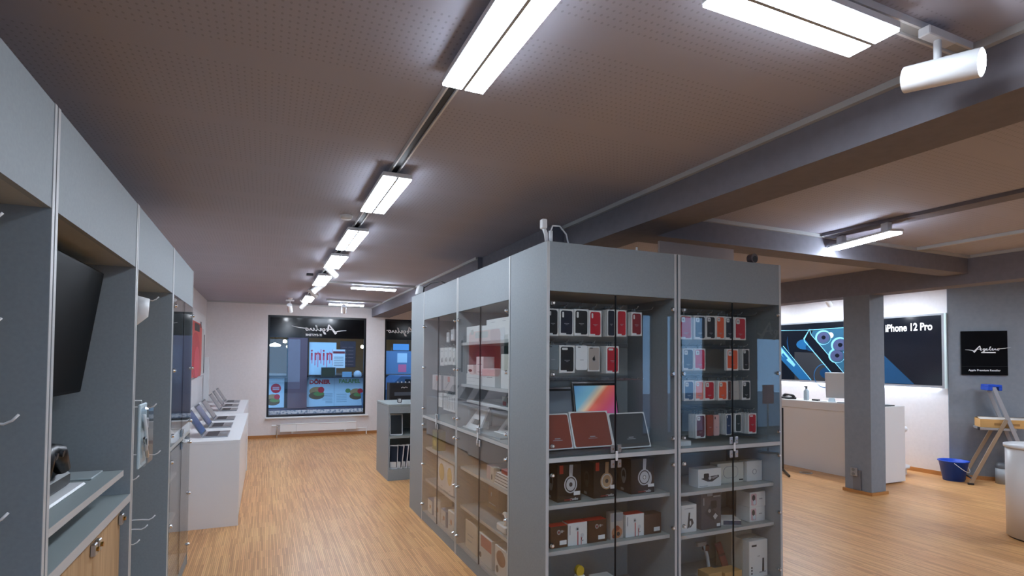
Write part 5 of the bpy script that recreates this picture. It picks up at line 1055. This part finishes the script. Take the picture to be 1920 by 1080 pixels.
t = thing('tablet_stand', 'small white rounded stand at the right end of the middle board', 'tablet stand', (1.50, 3.36, 1.0105), -math.pi / 2); mb = MB(); mb.T = Matrix.Translation((0, 0, .007)) @ Matrix.Rotation(R(-24), 4, 'X'); mb.rrect(0, .075, .15, .13, .03, 0, .014); mb.build('shell', WHITE, t); MB().box(-.06, .06, .03, .09, 0, .012, None, .003).build('foot', WHITE, t)
# near cabinet, lower part
PKX = mat('carton_mauve', (190, 168, 170), .5)
SB('small mauve carton on the upper lower shelf of the near aisle cabinet', 3.624, 3.732, S3 + .0005, .795, 1.47, .06, m=PKX)
SB('small cream carton with dark slot beside the mauve one', 3.565, 3.622, S3 + .0005, .80, 1.455, .05, m=IV, front=lambda mb, w, h, y: mb.disc(0, h * .35, w * .2, h * .2, y - .001, y, DARK))
for k in range(4): SB('%s of four flat white cartons in a stack' % ('lowest', 'second from the bottom', 'third from the bottom', 'topmost')[k], 3.31, 3.555 - .012 * k, S3 + .0005 + .021 * k, S3 + .0203 + .021 * k, 1.455, .12, group='stack of flat white cartons', front=lambda mb, w, h, y: mb.box(-w * .47, w * .47, y - .001, y, h * .70, h * .95, DARK))
SB('flat red carton lying on the stack of white cartons', 3.32, 3.46, S3 + .0850, S3 + .115, 1.47, .10, m=mat('carton_red', (176, 52, 40), .5))
SB('brown reflection built as a carton with yellow foot strip, second lower shelf', 3.48, 3.67, S4 + .0005, .60, 1.60, .14, m=mat('reflection_umber', (112, 76, 48), .5), front=lambda mb, w, h, y: (mb.box(-w * .48, w * .48, y - .001, y, .004, h * .16, mat('tool_yellow', (200, 170, 40), .5)), mb.disc(0, h * .7, .012, .012, y - .001, y, MARK)))  # brown floor reflection in the glass, put in as a solid carton
SB('brown reflection built as a carton with pale print, left on the second lower shelf', 3.86, 4.07, S4 + .0005, .585, 1.62, .14, m=mat('reflection_umber', (112, 76, 48), .5), front=lambda mb, w, h, y: (mb.disc(-w * .2, h * .6, .012, .016, y - .001, y, MARK), mb.box(-w * .4, w * .2, y - .001, y, h * .2, h * .24, MARK)))  # also a brown reflection of the floor, given the shape of a carton
t = thing('toy_robot', 'white toy-like gadget with raised arm on the second lower shelf', 'gadget', (1.49, 3.43, S4 + .0005), -math.pi / 2)
MB().box(-.09, .06, -.03, .05, 0, .05, None, .008).build('base', WHITE, t); MB().tube([(.02, 0, .05), (.03, 0, .09), (.0, 0, .12)], [.022, .016, .013]).build('arm', WHITE, t); MB().tube([(-.025, 0, .118), (0, 0, .125), (.03, 0, .115)], .012).build('head', PAPER, t)
B0 = .0885
SB('cream carton at the bottom left of the near aisle cabinet', 3.895, 4.15, B0, .303, 1.46, .13, m=IV, front=lambda mb, w, h, y: (mb.box(-w * .3, w * .2, y - .001, y, h * .5, h * .54, MARK), mb.box(-w * .3, w * .1, y - .001, y, h * .3, h * .33, MARK)))
SB('white carton with a pink red side at the bottom middle of the near aisle cabinet', 3.60, 3.86, B0, .285, 1.46, .12, front=lambda mb, w, h, y: (mb.box(-w * .3, w * .48, y - .001, y, h * .55, h * .97, mat('print_faded_red', (186, 110, 108), .5)), mb.disc(-w * .34, h * .22, w * .08, h * .1, y - .001, y, DARK)))
SB('white carton with brown print at the bottom right of the near aisle cabinet', 3.33, 3.54, B0, .29, 1.46, .12, front=lambda mb, w, h, y: (mb.disc(0, h * .66, w * .36, h * .26, y - .001, y, mat('print_umber', (134, 84, 60), .5)), mb.disc(-w * .3, h * .24, w * .1, h * .12, y - .001, y, DARK)))
# far cabinet, lower part
SB('small green carton with yellow print on the upper lower shelf of the far aisle cabinet', 4.98, 5.15, S3 + .0005, .88, 1.47, .08, m=mat('carton_olive', (128, 134, 62), .5), front=lambda mb, w, h, y: mb.disc(0, h * .35, w * .3, h * .16, y - .001, y, mat('print_lemon', (190, 180, 80), .5)))
t = thing('headset', 'white headband accessory standing at the right of the green carton', 'headset', (1.50, 4.50, S3 + .0005), -math.pi / 2); MB().tube([(.05 * math.cos(R(a_)), 0, .0815 + .075 * math.sin(R(a_))) for a_ in range(0, 361, 24)], .006).build('band', PAPER, t)
for k, (y0, y1) in enumerate(((4.648, 4.894), (4.44, 4.645))):
    SB('white square carton with a big yellow disc, %s of the pair' % ('left', 'right')[k], y0, y1, S4 + .0105, .665, 1.452, .03, name='product_box', group='white cartons with yellow discs', front=lambda mb, w, h, y: (mb.disc(-w * .02, h * .56, w * .31, h * .29, y - .001, y, mat('print_amber', (212, 176, 92), .5)), mb.disc(-w * .02, h * .56, w * .27, h * .25, y - .0014, y, mat('print_straw', (222, 192, 118), .5)), mb.box(-w * .1, w * .1, y - .001, y, h * .08, h * .1, MARK)), extra=lambda t: MB().box(-.05, .05, -.014, .014, -.010, -.0002).build('stand', STEEL, t))
BLU = mat('carton_dusty_blue', (104, 126, 156), .5)
for lab, y0, y1, z1, m in (('white and blue carton, leftmost at the bottom of the far aisle cabinet', 5.08, 5.25, .215, BLU), ('tan white carton, second from left at the bottom of the far aisle cabinet', 4.83, 5.04, .27, IV), ('blue topped white carton, third from left at the bottom of the far aisle cabinet', 4.65, 4.81, .225, BLU), ('white and brown carton, rightmost at the bottom of the far aisle cabinet', 4.44, 4.60, .262, PAPER)):
    SB(lab, y0, y1, B0, z1, 1.46, .11, m=m, front=lambda mb, w, h, y: (mb.box(-w * .48, w * .35, y - .001, y, h * .03, h * .96, PAPER), mb.box(-w * .3, 0, y - .0014, y, h * .3, h * .34, MARK), mb.disc(w * .05, h * .5, w * .16, h * .14, y - .0014, y, mat('print_tan', (180, 124, 88), .5))))
